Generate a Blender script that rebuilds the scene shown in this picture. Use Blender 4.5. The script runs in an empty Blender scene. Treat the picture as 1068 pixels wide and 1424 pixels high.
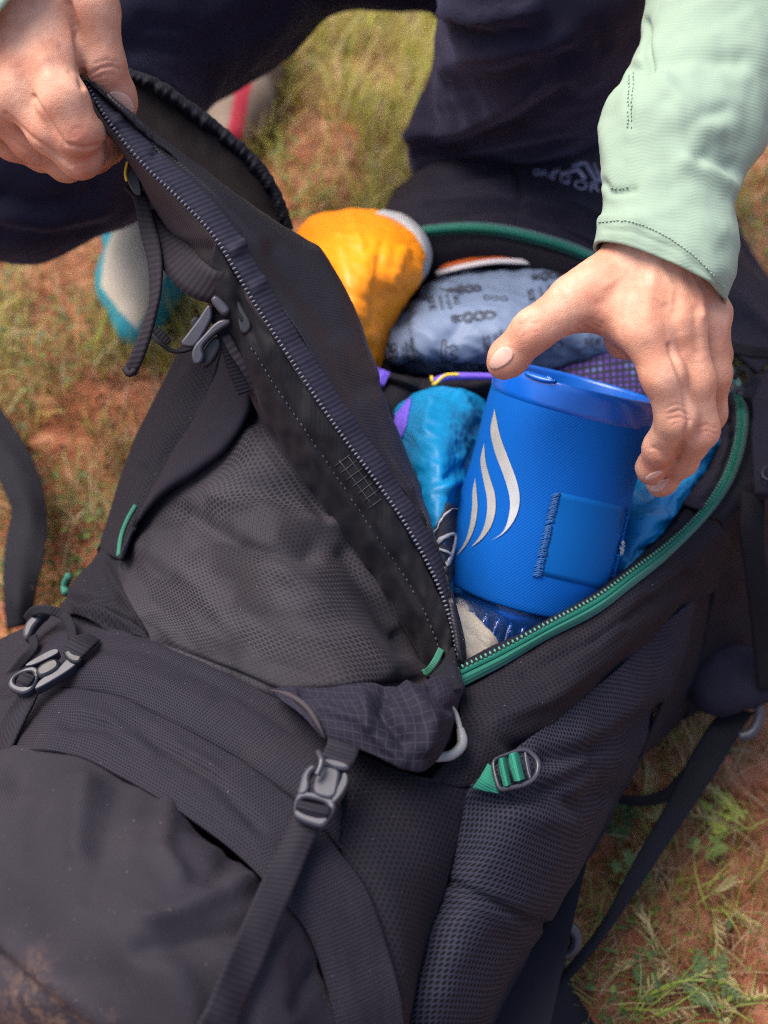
import bpy, bmesh, math, random
import numpy as np
from mathutils import Vector
from mathutils.bvhtree import BVHTree

SC = bpy.context.scene
COL = SC.collection
rng = np.random.RandomState(7)
random.seed(7)

# ---------------------------------------------------------------- camera, sky, sun, exposure
CAM_H = 0.90
PITCH = math.radians(50.0)
FPX = 712.0 / math.tan(math.radians(23.0))           # focal length in photo pixels (1068 x 1424)
CAMP = np.array([0.0, 0.0, CAM_H])
RGT = np.array([1.0, 0.0, 0.0])
UPV = np.array([0.0, math.sin(PITCH), math.cos(PITCH)])
FWD = np.array([0.0, math.cos(PITCH), -math.sin(PITCH)])

cam_d = bpy.data.cameras.new('camera')
cam = bpy.data.objects.new('camera', cam_d)
COL.objects.link(cam)
cam.location = CAMP
cam.rotation_euler = (math.pi / 2 - PITCH, 0, 0)
cam_d.sensor_fit = 'VERTICAL'
cam_d.angle = math.radians(46.0)
cam_d.clip_start = 0.02
cam_d.clip_end = 400
cam_d.dof.use_dof = True
cam_d.dof.focus_distance = 0.705
cam_d.dof.aperture_fstop = 5.0
cam_d.sensor_height = 36
cam_d.lens = 18.0 / math.tan(math.radians(23.0))
SC.camera = cam

SUN_EL, SUN_AZ = math.radians(62), math.radians(-62)   # azimuth from +Y towards +X
world = bpy.data.worlds.new('World')
SC.world = world
world.use_nodes = True
nt = world.node_tree
nt.nodes.clear()
out = nt.nodes.new('ShaderNodeOutputWorld')
bg = nt.nodes.new('ShaderNodeBackground')
sky = nt.nodes.new('ShaderNodeTexSky')
sky.sky_type = 'NISHITA'
sky.sun_disc = False
sky.sun_elevation = SUN_EL
sky.sun_rotation = SUN_AZ
sky.air_density = 1.0
sky.dust_density = 4.0
sky.ozone_density = 1.0
bg.inputs['Strength'].default_value = 0.135
nt.links.new(sky.outputs[0], bg.inputs['Color'])
nt.links.new(bg.outputs[0], out.inputs['Surface'])
sun_d = bpy.data.lights.new('sun', 'SUN')
sun_d.energy = 2.6
sun_d.angle = math.radians(42)
sun_d.color = (1.0, 0.93, 0.84)
sun = bpy.data.objects.new('sun', sun_d)
COL.objects.link(sun)
sdir = Vector((math.sin(SUN_AZ) * math.cos(SUN_EL), math.cos(SUN_AZ) * math.cos(SUN_EL), math.sin(SUN_EL)))
sun.rotation_euler = sdir.to_track_quat('Z', 'Y').to_euler()
sun.location = sdir * 5
SC.view_settings.view_transform = 'Standard'
SC.view_settings.look = 'None'
SC.view_settings.exposure = 1.12
SC.view_settings.gamma = 1.0
SC.render.engine = 'CYCLES'
SC.cycles.max_bounces = 8
SC.cycles.use_denoising = False
SC.cycles.denoising_prefilter = 'ACCURATE'
SC.cycles.filter_width = 1.1

# ---------------------------------------------------------------- maths helpers
def ray(px, py):
    return FWD + RGT * ((px - 534.0) / FPX) + UPV * ((712.0 - py) / FPX)

def P(px, py, z):
    """point at height z seen at photo pixel px, py; z above 10 means a depth of z - 10 along the view axis"""
    r = ray(px, py)
    if z > 5:
        return CAMP + r * (z - 10.0)
    return CAMP + r * ((z - CAM_H) / r[2])

def V(px, py, d):
    return CAMP + ray(px, py) * d

def proj(v):
    q = np.asarray(v) - CAMP
    dd = q @ FWD
    return np.stack([534 + FPX * (q @ RGT) / dd, 712 - FPX * (q @ UPV) / dd], -1)

def W2(w):
    q = proj(np.asarray(w, float))
    return (float(q[0]), float(q[1]), float(w[2]))

def drop(p, z, dx=0.0, dy=0.0):
    """the point straight below a seen point"""
    w = P(*p)
    return W2(np.array([w[0] + dx, w[1] + dy, z]))

def PL(pts):
    return np.array([P(*p) for p in pts])

def cr(pts, n, ts=None):
    """n points, evenly by length, on a Catmull-Rom curve through pts (k,3)"""
    p = np.asarray(pts, float)
    if len(p) == 1:
        return np.repeat(p, n, 0)
    q = np.vstack([2 * p[0] - p[1], p, 2 * p[-1] - p[-2]])
    fine = []
    m = 24
    t = np.linspace(0, 1, m, endpoint=False)[:, None]
    for i in range(1, len(q) - 2):
        a, b, c, d = q[i - 1], q[i], q[i + 1], q[i + 2]
        fine.append(0.5 * ((2 * b) + (c - a) * t + (2 * a - 5 * b + 4 * c - d) * t * t + (3 * b - a - 3 * c + d) * t ** 3))
    fine.append(p[-1:])
    f = np.vstack(fine)
    L = np.concatenate([[0], np.cumsum(np.linalg.norm(np.diff(f, axis=0), axis=1))])
    s = np.linspace(0, L[-1], n) if ts is None else np.asarray(ts) * L[-1]
    return np.stack([np.interp(s, L, f[:, k]) for k in range(f.shape[1])], -1)

def cru(pts, n):
    """like cr, but even in parameter (keeps knots)"""
    p = np.asarray(pts, float)
    q = np.concatenate([(2 * p[0] - p[1])[None], p, (2 * p[-1] - p[-2])[None]], 0)
    s = np.linspace(0, len(p) - 1 - 1e-9, n)
    i = s.astype(int) + 1
    t = (s - (i - 1))
    t = t.reshape((-1,) + (1,) * (p.ndim - 1))
    a, b, c, d = q[i - 1], q[i], q[i + 1], q[i + 2]
    return 0.5 * ((2 * b) + (c - a) * t + (2 * a - 5 * b + 4 * c - d) * t * t + (3 * b - a - 3 * c + d) * t ** 3)

_perm = np.random.RandomState(3).permutation(256)
_perm = np.concatenate([_perm, _perm, _perm])
_grad = np.random.RandomState(4).normal(size=(256, 3))
_grad /= np.linalg.norm(_grad, axis=1)[:, None]

def perlin(p):
    p = np.asarray(p, float)
    i = np.floor(p).astype(int)
    f = p - i
    u = f * f * f * (f * (f * 6 - 15) + 10)
    r = np.zeros(p.shape[:-1])
    for dx in (0, 1):
        for dy in (0, 1):
            for dz in (0, 1):
                h = _perm[_perm[_perm[(i[..., 0] + dx) & 255] + ((i[..., 1] + dy) & 255)] + ((i[..., 2] + dz) & 255)]
                g = _grad[h]
                dd = f - np.array([dx, dy, dz])
                w = (u[..., 0] if dx else 1 - u[..., 0]) * (u[..., 1] if dy else 1 - u[..., 1]) * (u[..., 2] if dz else 1 - u[..., 2])
                r += w * (g * dd).sum(-1)
    return r * 1.6

def fbm(p, o=3):
    r, a = 0, 1.0
    for k in range(o):
        r = r + a * perlin(p * 2 ** k + 17.3 * k)
        a *= 0.5
    return r

def segdist(q, poly):
    poly = np.asarray(poly, float)[:, :2]
    best = np.full(q.shape[:-1], 1e9)
    for a, b in zip(poly[:-1], poly[1:]):
        ab = b - a
        t = np.clip(((q - a) @ ab) / max(ab @ ab, 1e-9), 0, 1)
        best = np.minimum(best, np.linalg.norm(q - (a + t[..., None] * ab), axis=-1))
    return best

# ---------------------------------------------------------------- object helpers
def empty(name, loc, label=None, cat=None, group=None):
    o = bpy.data.objects.new(name, None)
    o.empty_display_size = 0.05
    COL.objects.link(o)
    o.location = loc
    tag(o, label, cat, group)
    return o

def tag(o, label=None, cat=None, group=None, kind=None):
    if label: o['label'] = label
    if cat: o['category'] = cat
    if group: o['group'] = group
    if kind: o['kind'] = kind
    return o

def wloc(o):
    l = np.array(o.location)
    while o.parent:
        o = o.parent
        l = l + np.array(o.location)
    return l

def mesh_obj(name, verts, faces, mat, parent=None, uv=None, smooth=True, kind=None, col=None):
    verts = np.asarray(verts, float)
    if parent is not None:
        verts = verts - wloc(parent)
        loc = (0, 0, 0)
    else:
        loc = verts.mean(0)
        loc[2] = verts[:, 2].min()
        verts = verts - loc
    me = bpy.data.meshes.new(name)
    me.from_pydata(verts.tolist(), [], [tuple(int(k) for k in f) for f in faces])
    if uv is not None:
        l = me.uv_layers.new(name='UVMap')
        vi = np.zeros(len(me.loops), int)
        me.loops.foreach_get('vertex_index', vi)
        l.data.foreach_set('uv', np.asarray(uv, np.float32)[vi].ravel())
    if col is not None:
        at = me.attributes.new('col', 'FLOAT_COLOR', 'POINT')
        c4 = np.ones((len(verts), 4), np.float32)
        c4[:, :3] = col
        at.data.foreach_set('color', c4.ravel())
    if smooth:
        me.polygons.foreach_set('use_smooth', np.ones(len(me.polygons), bool))
    me.materials.append(mat)
    me.update()
    o = bpy.data.objects.new(name, me)
    COL.objects.link(o)
    o.location = loc
    if parent is not None: o.parent = parent
    if kind: o['kind'] = kind
    return o

def grid_normals(G):
    du = np.gradient(G, axis=1)
    dv = np.gradient(G, axis=0)
    n = np.cross(du, dv)
    l = np.linalg.norm(n, axis=-1, keepdims=True)
    return n / np.maximum(l, 1e-12)

def grid_uv(G):
    du = np.linalg.norm(np.diff(G, axis=1), axis=-1)
    dv = np.linalg.norm(np.diff(G, axis=0), axis=-1)
    u = np.concatenate([np.zeros((G.shape[0], 1)), np.cumsum(du, 1)], 1)
    u = u - u[:, [G.shape[1] // 2]]
    v = np.concatenate([np.zeros((1, G.shape[1])), np.cumsum(dv, 0)], 0)
    v = v - v[[G.shape[0] // 2]]
    return np.stack([u, v], -1)

def grid_faces(nv, nu, off=0, flip=False):
    i = np.arange(nv * nu).reshape(nv, nu) + off
    f = np.stack([i[:-1, :-1], i[:-1, 1:], i[1:, 1:], i[1:, :-1]], -1).reshape(-1, 4)
    return f[:, ::-1] if flip else f

BV = {}
def surf(name, G, mat, parent, thick=0.0015, feats=(), wr=(), keep=False, uvrot=0.0, face=None, kind=None, tess=None):
    """a sheet of cloth from a point grid G (nv,nu,3): folds, creases, thickness"""
    G = np.array(G)
    N = grid_normals(G)
    c = G.reshape(-1, 3).mean(0)
    tgt = (CAMP if face is None else np.asarray(face)) - c
    flip = (N.reshape(-1, 3) @ tgt).sum() < 0
    if flip: N = -N
    UVg = grid_uv(G)
    disp = np.zeros(G.shape[:2])
    for w in wr:
        a, sx, sy, amp = w[:4]
        ca, sa = math.cos(math.radians(a)), math.sin(math.radians(a))
        q = np.stack([(UVg[..., 0] * ca + UVg[..., 1] * sa) * sx, (-UVg[..., 0] * sa + UVg[..., 1] * ca) * sy,
                      np.full(G.shape[:2], (len(name) * 7.31 + a) % 50)], -1)
        v = fbm(q, 3)
        if len(w) > 4 and w[4] == 'r': v = 0.5 - np.abs(v) * 1.6
        disp += amp * v
    if feats:
        q = proj(G)
        for poly, wd, amp in feats:
            dd = segdist(q, poly)
            disp += amp * np.exp(-(dd / wd) ** 2)
    G = G + N * disp[..., None]
    N = grid_normals(G)
    if flip: N = -N
    nv, nu = G.shape[:2]
    top = G.reshape(-1, 3)
    bot = (G - N * thick).reshape(-1, 3)
    f1 = grid_faces(nv, nu, 0, flip)
    f2 = grid_faces(nv, nu, nv * nu, not flip)
    idx = np.arange(nv * nu).reshape(nv, nu)
    loop = np.concatenate([idx[0, :], idx[1:, -1], idx[-1, -2::-1], idx[-2:0:-1, 0]])
    l2 = np.roll(loop, -1)
    side = np.stack([loop, loop + nv * nu, l2 + nv * nu, l2], -1)
    if flip: side = side[:, ::-1]
    ca, sa = math.cos(uvrot), math.sin(uvrot)
    uvr = np.stack([UVg[..., 0] * ca - UVg[..., 1] * sa, UVg[..., 0] * sa + UVg[..., 1] * ca], -1).reshape(-1, 2)
    o = mesh_obj(name, np.vstack([top, bot]), np.vstack([f1, f2, side]), mat, parent, np.vstack([uvr, uvr]), kind=kind)
    if keep:
        BV[keep] = BVHTree.FromPolygons(top.tolist(), f1.tolist())
    return o, G, N

def patch(name, rows, mat, parent, nu=60, nv=40, **k):
    R = np.stack([cr(PL(r), nu) for r in rows])
    C = cru(R, nv) if len(R) > 2 else np.stack([R[0] * (1 - t) + R[1] * t for t in np.linspace(0, 1, nv)])
    return surf(name, C, mat, parent, **k)

def tube_mesh(pts, r, seg=8, closed=False, flat=None, cap=True):
    pts = np.asarray(pts, float)
    n = len(pts)
    r = np.broadcast_to(np.asarray(r, float), (n,))
    if closed: T = np.roll(pts, -1, 0) - np.roll(pts, 1, 0)
    else: T = np.gradient(pts, axis=0)
    T /= np.maximum(np.linalg.norm(T, axis=1)[:, None], 1e-12)
    ref = np.array([0, -0.6, 0.8]) if flat is None else np.asarray(flat, float)
    S = np.cross(T, ref)
    bad = np.linalg.norm(S, axis=1) < 0.15
    S[bad] = np.cross(T[bad], np.array([1.0, 0.2, 0]))
    S /= np.linalg.norm(S, axis=1)[:, None]
    B = np.cross(S, T)
    a = np.linspace(0, 2 * math.pi, seg, endpoint=False)
    Vv = pts[:, None] + r[:, None, None] * (np.cos(a)[None, :, None] * S[:, None] + np.sin(a)[None, :, None] * B[:, None])
    F = []
    m = n if closed else n - 1
    for i in range(m):
        j = (i + 1) % n
        for k in range(seg):
            k2 = (k + 1) % seg
            F.append((i * seg + k, i * seg + k2, j * seg + k2, j * seg + k))
    Vv = Vv.reshape(-1, 3)
    if cap and not closed:
        F.append(tuple(range(seg))[::-1])
        F.append(tuple((n - 1) * seg + k for k in range(seg)))
    ang = np.tile(a / (2 * math.pi), n)
    Ls = np.concatenate([[0], np.cumsum(np.linalg.norm(np.diff(pts, axis=0), axis=1))])
    uv = np.stack([ang * r.mean() * 6.28, np.repeat(Ls, seg)], -1)
    return Vv, F, uv

def tube(name, pts, r, mat, parent, n=None, closed=False, seg=8, kind=None):
    pts = np.asarray(pts, float)
    if n:
        if closed:
            pts = cr(np.vstack([pts, pts[:1]]), n + 1)[:-1]
        else:
            pts = cr(pts, n)
    v, f, uv = tube_mesh(pts, r, seg, closed)
    return mesh_obj(name, v, f, mat, parent, uv, kind=kind)

def webbing(name, pts, width, mat, parent, thick=0.0018, hint=(0, -0.5, 0.85), n=60, twist=None):
    """flat strap along 3-D points; hint = direction its face looks (one or per control point)"""
    p = cr(pts, n)
    T = np.gradient(p, axis=0)
    T /= np.linalg.norm(T, axis=1)[:, None]
    h = np.asarray(hint, float)
    if h.ndim == 1: h = np.repeat(h[None], n, 0)
    else: h = cr(h, n)
    S = np.cross(T, h)
    S /= np.linalg.norm(S, axis=1)[:, None]
    w = np.broadcast_to(np.asarray(width, float), (n,)) if np.ndim(width) == 0 else np.interp(np.linspace(0, 1, n), np.linspace(0, 1, len(width)), width)
    G = np.stack([p + S * (w * t)[:, None] for t in np.linspace(-.5, .5, 5)], 0)
    return surf(name, G, mat, parent, thick=thick, face=p.mean(0) + h.mean(0) * 3)

def resample_closed(o, n):
    o = np.asarray(o, float)
    q = np.vstack([o, o[:1]])
    L = np.concatenate([[0], np.cumsum(np.linalg.norm(np.diff(q, axis=0), axis=1))])
    s = np.linspace(0, L[-1], n, endpoint=False)
    return np.stack([np.interp(s, L, q[:, k]) for k in range(2)], -1)

def smooth_closed(o, n, it=2):
    o = np.asarray(o, float)
    for _ in range(it):                                   # Chaikin
        nx = np.roll(o, -1, 0)
        o = np.stack([o * .75 + nx * .25, o * .25 + nx * .75], 1).reshape(-1, 2)
    return resample_closed(o, n)

def plate(name, outer, z, thick, mat, parent, inner=None, bevel=0.0008, n=40, it=2):
    """moulded plate, or frame when inner is given; outlines in photo pixels on the height z (number or function)"""
    zf = z if callable(z) else (lambda x, y: z)
    nrm = np.array([0, 0, 1.0])
    if callable(z):
        a, b, c = (P(x, y, zf(x, y)) for x, y in (outer[0], outer[len(outer) // 3], outer[2 * len(outer) // 3]))
        nrm = np.cross(b - a, c - a)
        nrm /= np.linalg.norm(nrm)
        if nrm @ (CAMP - a) < 0: nrm = -nrm
    o = smooth_closed(outer, n, it) if it else np.asarray(outer, float)
    n = len(o)
    O = np.array([P(x, y, zf(x, y)) for x, y in o])
    if inner is None:
        v = np.vstack([O, O - nrm * thick])
        f = [tuple(range(n)), tuple(range(2 * n - 1, n - 1, -1))]
        f += [(i, i + n, (i + 1) % n + n, (i + 1) % n) for i in range(n)]
    else:
        ii = smooth_closed(inner, n, it) if it else np.asarray(inner, float)
        c = ii.mean(0)                                    # start both outlines at the same bearing
        def rot(q):
            a = np.arctan2(q[:, 1] - c[1], q[:, 0] - c[0])
            q = q[np.argsort(a)]
            return q
        o, ii = rot(o), rot(ii)
        O = np.array([P(x, y, zf(x, y)) for x, y in o])
        I = np.array([P(x, y, zf(x, y)) for x, y in ii])
        v = np.vstack([O, I, O - nrm * thick, I - nrm * thick])
        f = []
        for i in range(n):
            j = (i + 1) % n
            f += [(i, j, j + n, i + n), (i + 2 * n, i + 3 * n, j + 3 * n, j + 2 * n), (i, i + 2 * n, j + 2 * n, j), (i + n, j + n, j + 3 * n, i + 3 * n)]
    me_o = mesh_obj(name, v, f, mat, parent, smooth=False)
    bm = bmesh.new(); bm.from_mesh(me_o.data)
    bmesh.ops.recalc_face_normals(bm, faces=bm.faces)
    bm.to_mesh(me_o.data); bm.free()
    if bevel:
        m = me_o.modifiers.new('bevel', 'BEVEL'); m.width = bevel; m.segments = 2; m.limit_method = 'ANGLE'; m.angle_limit = math.radians(50)
        m.use_clamp_overlap = True
    me_o.data.polygons.foreach_set('use_smooth', np.ones(len(me_o.data.polygons), bool))
    me_o.data.set_sharp_from_angle(angle=math.radians(35))
    return me_o

def hit(px, py, key):
    r = ray(px, py)
    for k in (key if isinstance(key, (list, tuple)) else [key]):
        h = BV[k].ray_cast(Vector(CAMP), Vector(r).normalized())
        if h[0] is not None:
            n = np.array(h[1])
            if n @ r > 0: n = -n
            return np.array(h[0]), n
    return None, None

def decal(name, pv, faces, key, mat, parent, off=0.0006, thick=0.0, kind=None):
    """flat print or sewn-on piece: pixel vertices laid onto a surface"""
    v, ns = [], []
    for x, y in pv:
        p, n = hit(x, y, key)
        if p is None:
            p, n = (v[-1], ns[-1]) if v else (V(x, y, .9), -FWD)
            v.append(p); ns.append(n)
        else:
            v.append(p + n * off); ns.append(n)
    v = np.array(v); ns = np.array(ns)
    f = [list(q) for q in faces]
    if thick:
        # closed slab
        from collections import Counter
        e = Counter()
        for q in f:
            for a, b in zip(q, q[1:] + q[:1]): e[(a, b)] += 1
        n = len(v)
        v = np.vstack([v, v - ns * thick])
        f2 = [[k + n for k in q[::-1]] for q in f]
        s = [[b, a, a + n, b + n] for (a, b) in e if (b, a) not in e]
        f = f + f2 + s
    return mesh_obj(name, v, f, mat, parent, kind=kind)

def fill_poly(poly, step=6.0):
    """triangulated outline, cut fine enough to follow a curved surface"""
    bm = bmesh.new()
    vs = [bm.verts.new((x, y, 0)) for x, y in poly]
    es = [bm.edges.new((vs[i], vs[(i + 1) % len(vs)])) for i in range(len(vs))]
    bmesh.ops.triangle_fill(bm, edges=es, use_beauty=True, use_dissolve=False)
    for _ in range(3):
        lg = [e for e in bm.edges if e.calc_length() > step]
        if not lg: break
        bmesh.ops.subdivide_edges(bm, edges=lg, cuts=1)
        bmesh.ops.triangulate(bm, faces=bm.faces)
    bm.verts.index_update()
    v = [(q.co.x, q.co.y) for q in bm.verts]
    f = [[q.index for q in fc.verts] for fc in bm.faces]
    bm.free()
    return v, f

def quad_grid(c, nu, nv):
    c = np.asarray(c, float)
    v = []
    for j in range(nv + 1):
        for i in range(nu + 1):
            a, b = i / nu, j / nv
            v.append((c[0] * (1 - a) + c[1] * a) * (1 - b) + (c[3] * (1 - a) + c[2] * a) * b)
    f = [[j * (nu + 1) + i, j * (nu + 1) + i + 1, (j + 1) * (nu + 1) + i + 1, (j + 1) * (nu + 1) + i] for j in range(nv) for i in range(nu)]
    return v, f

def stroke(poly, w, n=None, closed=False):
    """pixel polyline as a band of quads"""
    p = np.asarray(poly, float)
    if closed: p = np.vstack([p, p[:1]])
    if n: p = cr(np.c_[p, np.zeros(len(p))], n)[:, :2]
    T = np.gradient(p, axis=0)
    T /= np.maximum(np.linalg.norm(T, axis=1)[:, None], 1e-9)
    Nn = np.stack([-T[:, 1], T[:, 0]], -1)
    v = np.vstack([p + Nn * w / 2, p - Nn * w / 2])
    k = len(p)
    f = [[i, i + 1, i + 1 + k, i + k] for i in range(k - 1)]
    return v, f

def glyphs(text, cx, cy, h, ang, sx=1.0):
    cu = bpy.data.curves.new('t', 'FONT')
    cu.body = text; cu.align_x = 'CENTER'; cu.align_y = 'CENTER'; cu.size = 1.0; cu.resolution_u = 2
    o = bpy.data.objects.new('t', cu)
    COL.objects.link(o)
    bpy.context.view_layer.update()
    me = bpy.data.meshes.new_from_object(o.evaluated_get(bpy.context.evaluated_depsgraph_get()))
    v = np.array([q.co[:2] for q in me.vertices])
    f = [list(p.vertices) for p in me.polygons]
    bpy.data.objects.remove(o); bpy.data.curves.remove(cu); bpy.data.meshes.remove(me)
    if not len(v): return [], []
    s = h / 0.70
    a = math.radians(ang)
    x, y = v[:, 0] * s * sx, -v[:, 1] * s
    return np.stack([cx + x * math.cos(a) - y * math.sin(a), cy + x * math.sin(a) + y * math.cos(a)], -1), f

def join_vf(parts):
    V0, F0 = [], []
    for v, f in parts:
        k = len(V0)
        V0 += [tuple(q) for q in v]
        F0 += [[i + k for i in q] for q in f]
    return V0, F0

# ---------------------------------------------------------------- implicit bodies (hands, trousers, shoes)
def rcone(p, a, b, ra, rb):
    a = np.asarray(a, float); b = np.asarray(b, float)
    ba = b - a
    l2 = ba @ ba
    rr = ra - rb
    a2 = max(l2 - rr * rr, 1e-12)
    il2 = 1.0 / l2
    pa = p - a
    y = pa @ ba
    z = y - l2
    xx = pa * l2 - y[..., None] * ba
    x2 = (xx * xx).sum(-1)
    y2 = y * y * l2
    z2 = z * z * l2
    k = np.sign(rr) * rr * rr * x2
    d1 = np.sqrt(x2 + z2) * il2 - rb
    d2 = np.sqrt(x2 + y2) * il2 - ra
    d3 = (np.sqrt(x2 * a2 * il2) + y * rr) * il2 - ra
    r = d3
    r = np.where(np.sign(z) * a2 * z2 > k, d1, r)
    r = np.where(np.sign(y) * a2 * y2 < k, d2, r)
    return r

class Field:
    def __init__(s, lo, hi, h):
        s.lo = np.asarray(lo, float); s.h = h
        s.n = np.ceil((np.asarray(hi) - s.lo) / h).astype(int) + 1
        s.F = np.full(s.n, 0.05)
    def cone(s, a, b, ra, rb, k=0.004, F=None):
        F = s.F if F is None else F
        a = np.asarray(a, float); b = np.asarray(b, float)
        m = max(ra, rb) + max(k * 2, .004) + s.h * 3
        i0 = np.clip(np.floor((np.minimum(a, b) - m - s.lo) / s.h).astype(int), 0, s.n - 1)
        i1 = np.clip(np.ceil((np.maximum(a, b) + m - s.lo) / s.h).astype(int) + 1, 1, s.n)
        if (i1 <= i0).any(): return
        ax = [s.lo[q] + s.h * np.arange(i0[q], i1[q]) for q in range(3)]
        g = np.stack(np.meshgrid(*ax, indexing='ij'), -1)
        d = rcone(g, a, b, ra, rb)
        sl = tuple(slice(i0[q], i1[q]) for q in range(3))
        o = F[sl]
        hh = np.maximum(k - np.abs(o - d), 0) / k
        F[sl] = np.minimum(o, d) - hh * hh * k * 0.25
    def chain(s, pts, rs, k=0.004, F=None):
        for i in range(len(pts) - 1):
            s.cone(pts[i], pts[i + 1], rs[i], rs[i + 1], k, F)
    def sub(s):
        return np.full(s.n, 0.05)
    def merge(s, G, k):
        hh = np.maximum(k - np.abs(s.F - G), 0) / k
        s.F = np.minimum(s.F, G) - hh * hh * k * 0.25
    def mesh(s, blur=0):
        F = s.F
        for _ in range(blur):
            for ax in range(3):
                F = (np.roll(F, 1, ax) + 2 * F + np.roll(F, -1, ax)) / 4
        F = F.copy()
        for ax in range(3):                                # keep it closed at the border
            sl = [slice(None)] * 3
            for e in (0, -1):
                sl[ax] = e
                F[tuple(sl)] = np.maximum(F[tuple(sl)], 1e-4)
        S = F < 0
        c = np.zeros(np.array(F.shape) - 1, int)
        offs = [(x, y, z) for x in (0, 1) for y in (0, 1) for z in (0, 1)]
        nx, ny, nz = F.shape
        for x, y, z in offs:
            c += S[x:nx - 1 + x, y:ny - 1 + y, z:nz - 1 + z]
        act = (c > 0) & (c < 8)
        I = np.argwhere(act)
        idx = np.full(act.shape, -1)
        idx[act] = np.arange(len(I))
        acc = np.zeros((len(I), 3)); cnt = np.zeros(len(I))
        for a in offs:
            for ax in range(3):
                if a[ax]: continue
                b = list(a); b[ax] = 1
                fa = F[I[:, 0] + a[0], I[:, 1] + a[1], I[:, 2] + a[2]]
                fb = F[I[:, 0] + b[0], I[:, 1] + b[1], I[:, 2] + b[2]]
                m = (fa < 0) != (fb < 0)
                t = np.where(m, fa / np.where(m, fa - fb, 1), 0)
                q = np.array(a, float)[None].repeat(len(I), 0)
                q[:, ax] += t
                acc += np.where(m[:, None], q, 0)
                cnt += m
        Vv = s.lo + s.h * (I + acc / cnt[:, None])
        fc = []
        for ax in range(3):
            o1, o2 = [q for q in range(3) if q != ax]
            A = np.take(S, range(0, S.shape[ax] - 1), ax)
            B = np.take(S, range(1, S.shape[ax]), ax)
            E = np.argwhere(A != B)
            E = E[(E[:, o1] > 0) & (E[:, o2] > 0) & (E[:, o1] < S.shape[o1] - 1) & (E[:, o2] < S.shape[o2] - 1)]
            ins = S[E[:, 0], E[:, 1], E[:, 2]]
            qs = []
            for da, db in ((1, 1), (0, 1), (0, 0), (1, 0)):
                q = E.copy(); q[:, o1] -= da; q[:, o2] -= db
                qs.append(idx[q[:, 0], q[:, 1], q[:, 2]])
            Q = np.stack(qs, -1)
            fl = ins if ax != 1 else ~ins
            Q = np.where(fl[:, None], Q, Q[:, ::-1])
            fc.append(Q)
        return Vv, np.vstack(fc)

def vnormals(v, f):
    n = np.zeros_like(v)
    fn = np.cross(v[f[:, 2]] - v[f[:, 0]], v[f[:, 3]] - v[f[:, 1]])
    for k in range(4): np.add.at(n, f[:, k], fn)
    return n / np.maximum(np.linalg.norm(n, axis=1)[:, None], 1e-12)

def relax(v, f, it=3, lam=0.5):
    e = np.vstack([f[:, [0, 1]], f[:, [1, 2]], f[:, [2, 3]], f[:, [3, 0]]])
    for i in range(it):
        acc = np.zeros_like(v); cnt = np.zeros(len(v))
        np.add.at(acc, e[:, 0], v[e[:, 1]]); np.add.at(cnt, e[:, 0], 1)
        np.add.at(acc, e[:, 1], v[e[:, 0]]); np.add.at(cnt, e[:, 1], 1)
        v = v + lam * (acc / cnt[:, None] - v)
    return v

def sculpt(v, n, feats, facing=True, zmax=None):
    """ridges (+) and creases (-) along pixel lines on the side that looks at the photographer"""
    q = proj(v)
    d = np.zeros(len(v))
    see = np.clip(((CAMP - v) * n).sum(1) / np.linalg.norm(CAMP - v, axis=1) * 3, 0, 1) if facing else 1
    for ft in feats:
        poly, wd, amp = ft[:3]
        d += amp * np.exp(-(segdist(q, poly) / wd) ** 2)
    return v + n * (d * see)[:, None]

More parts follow.
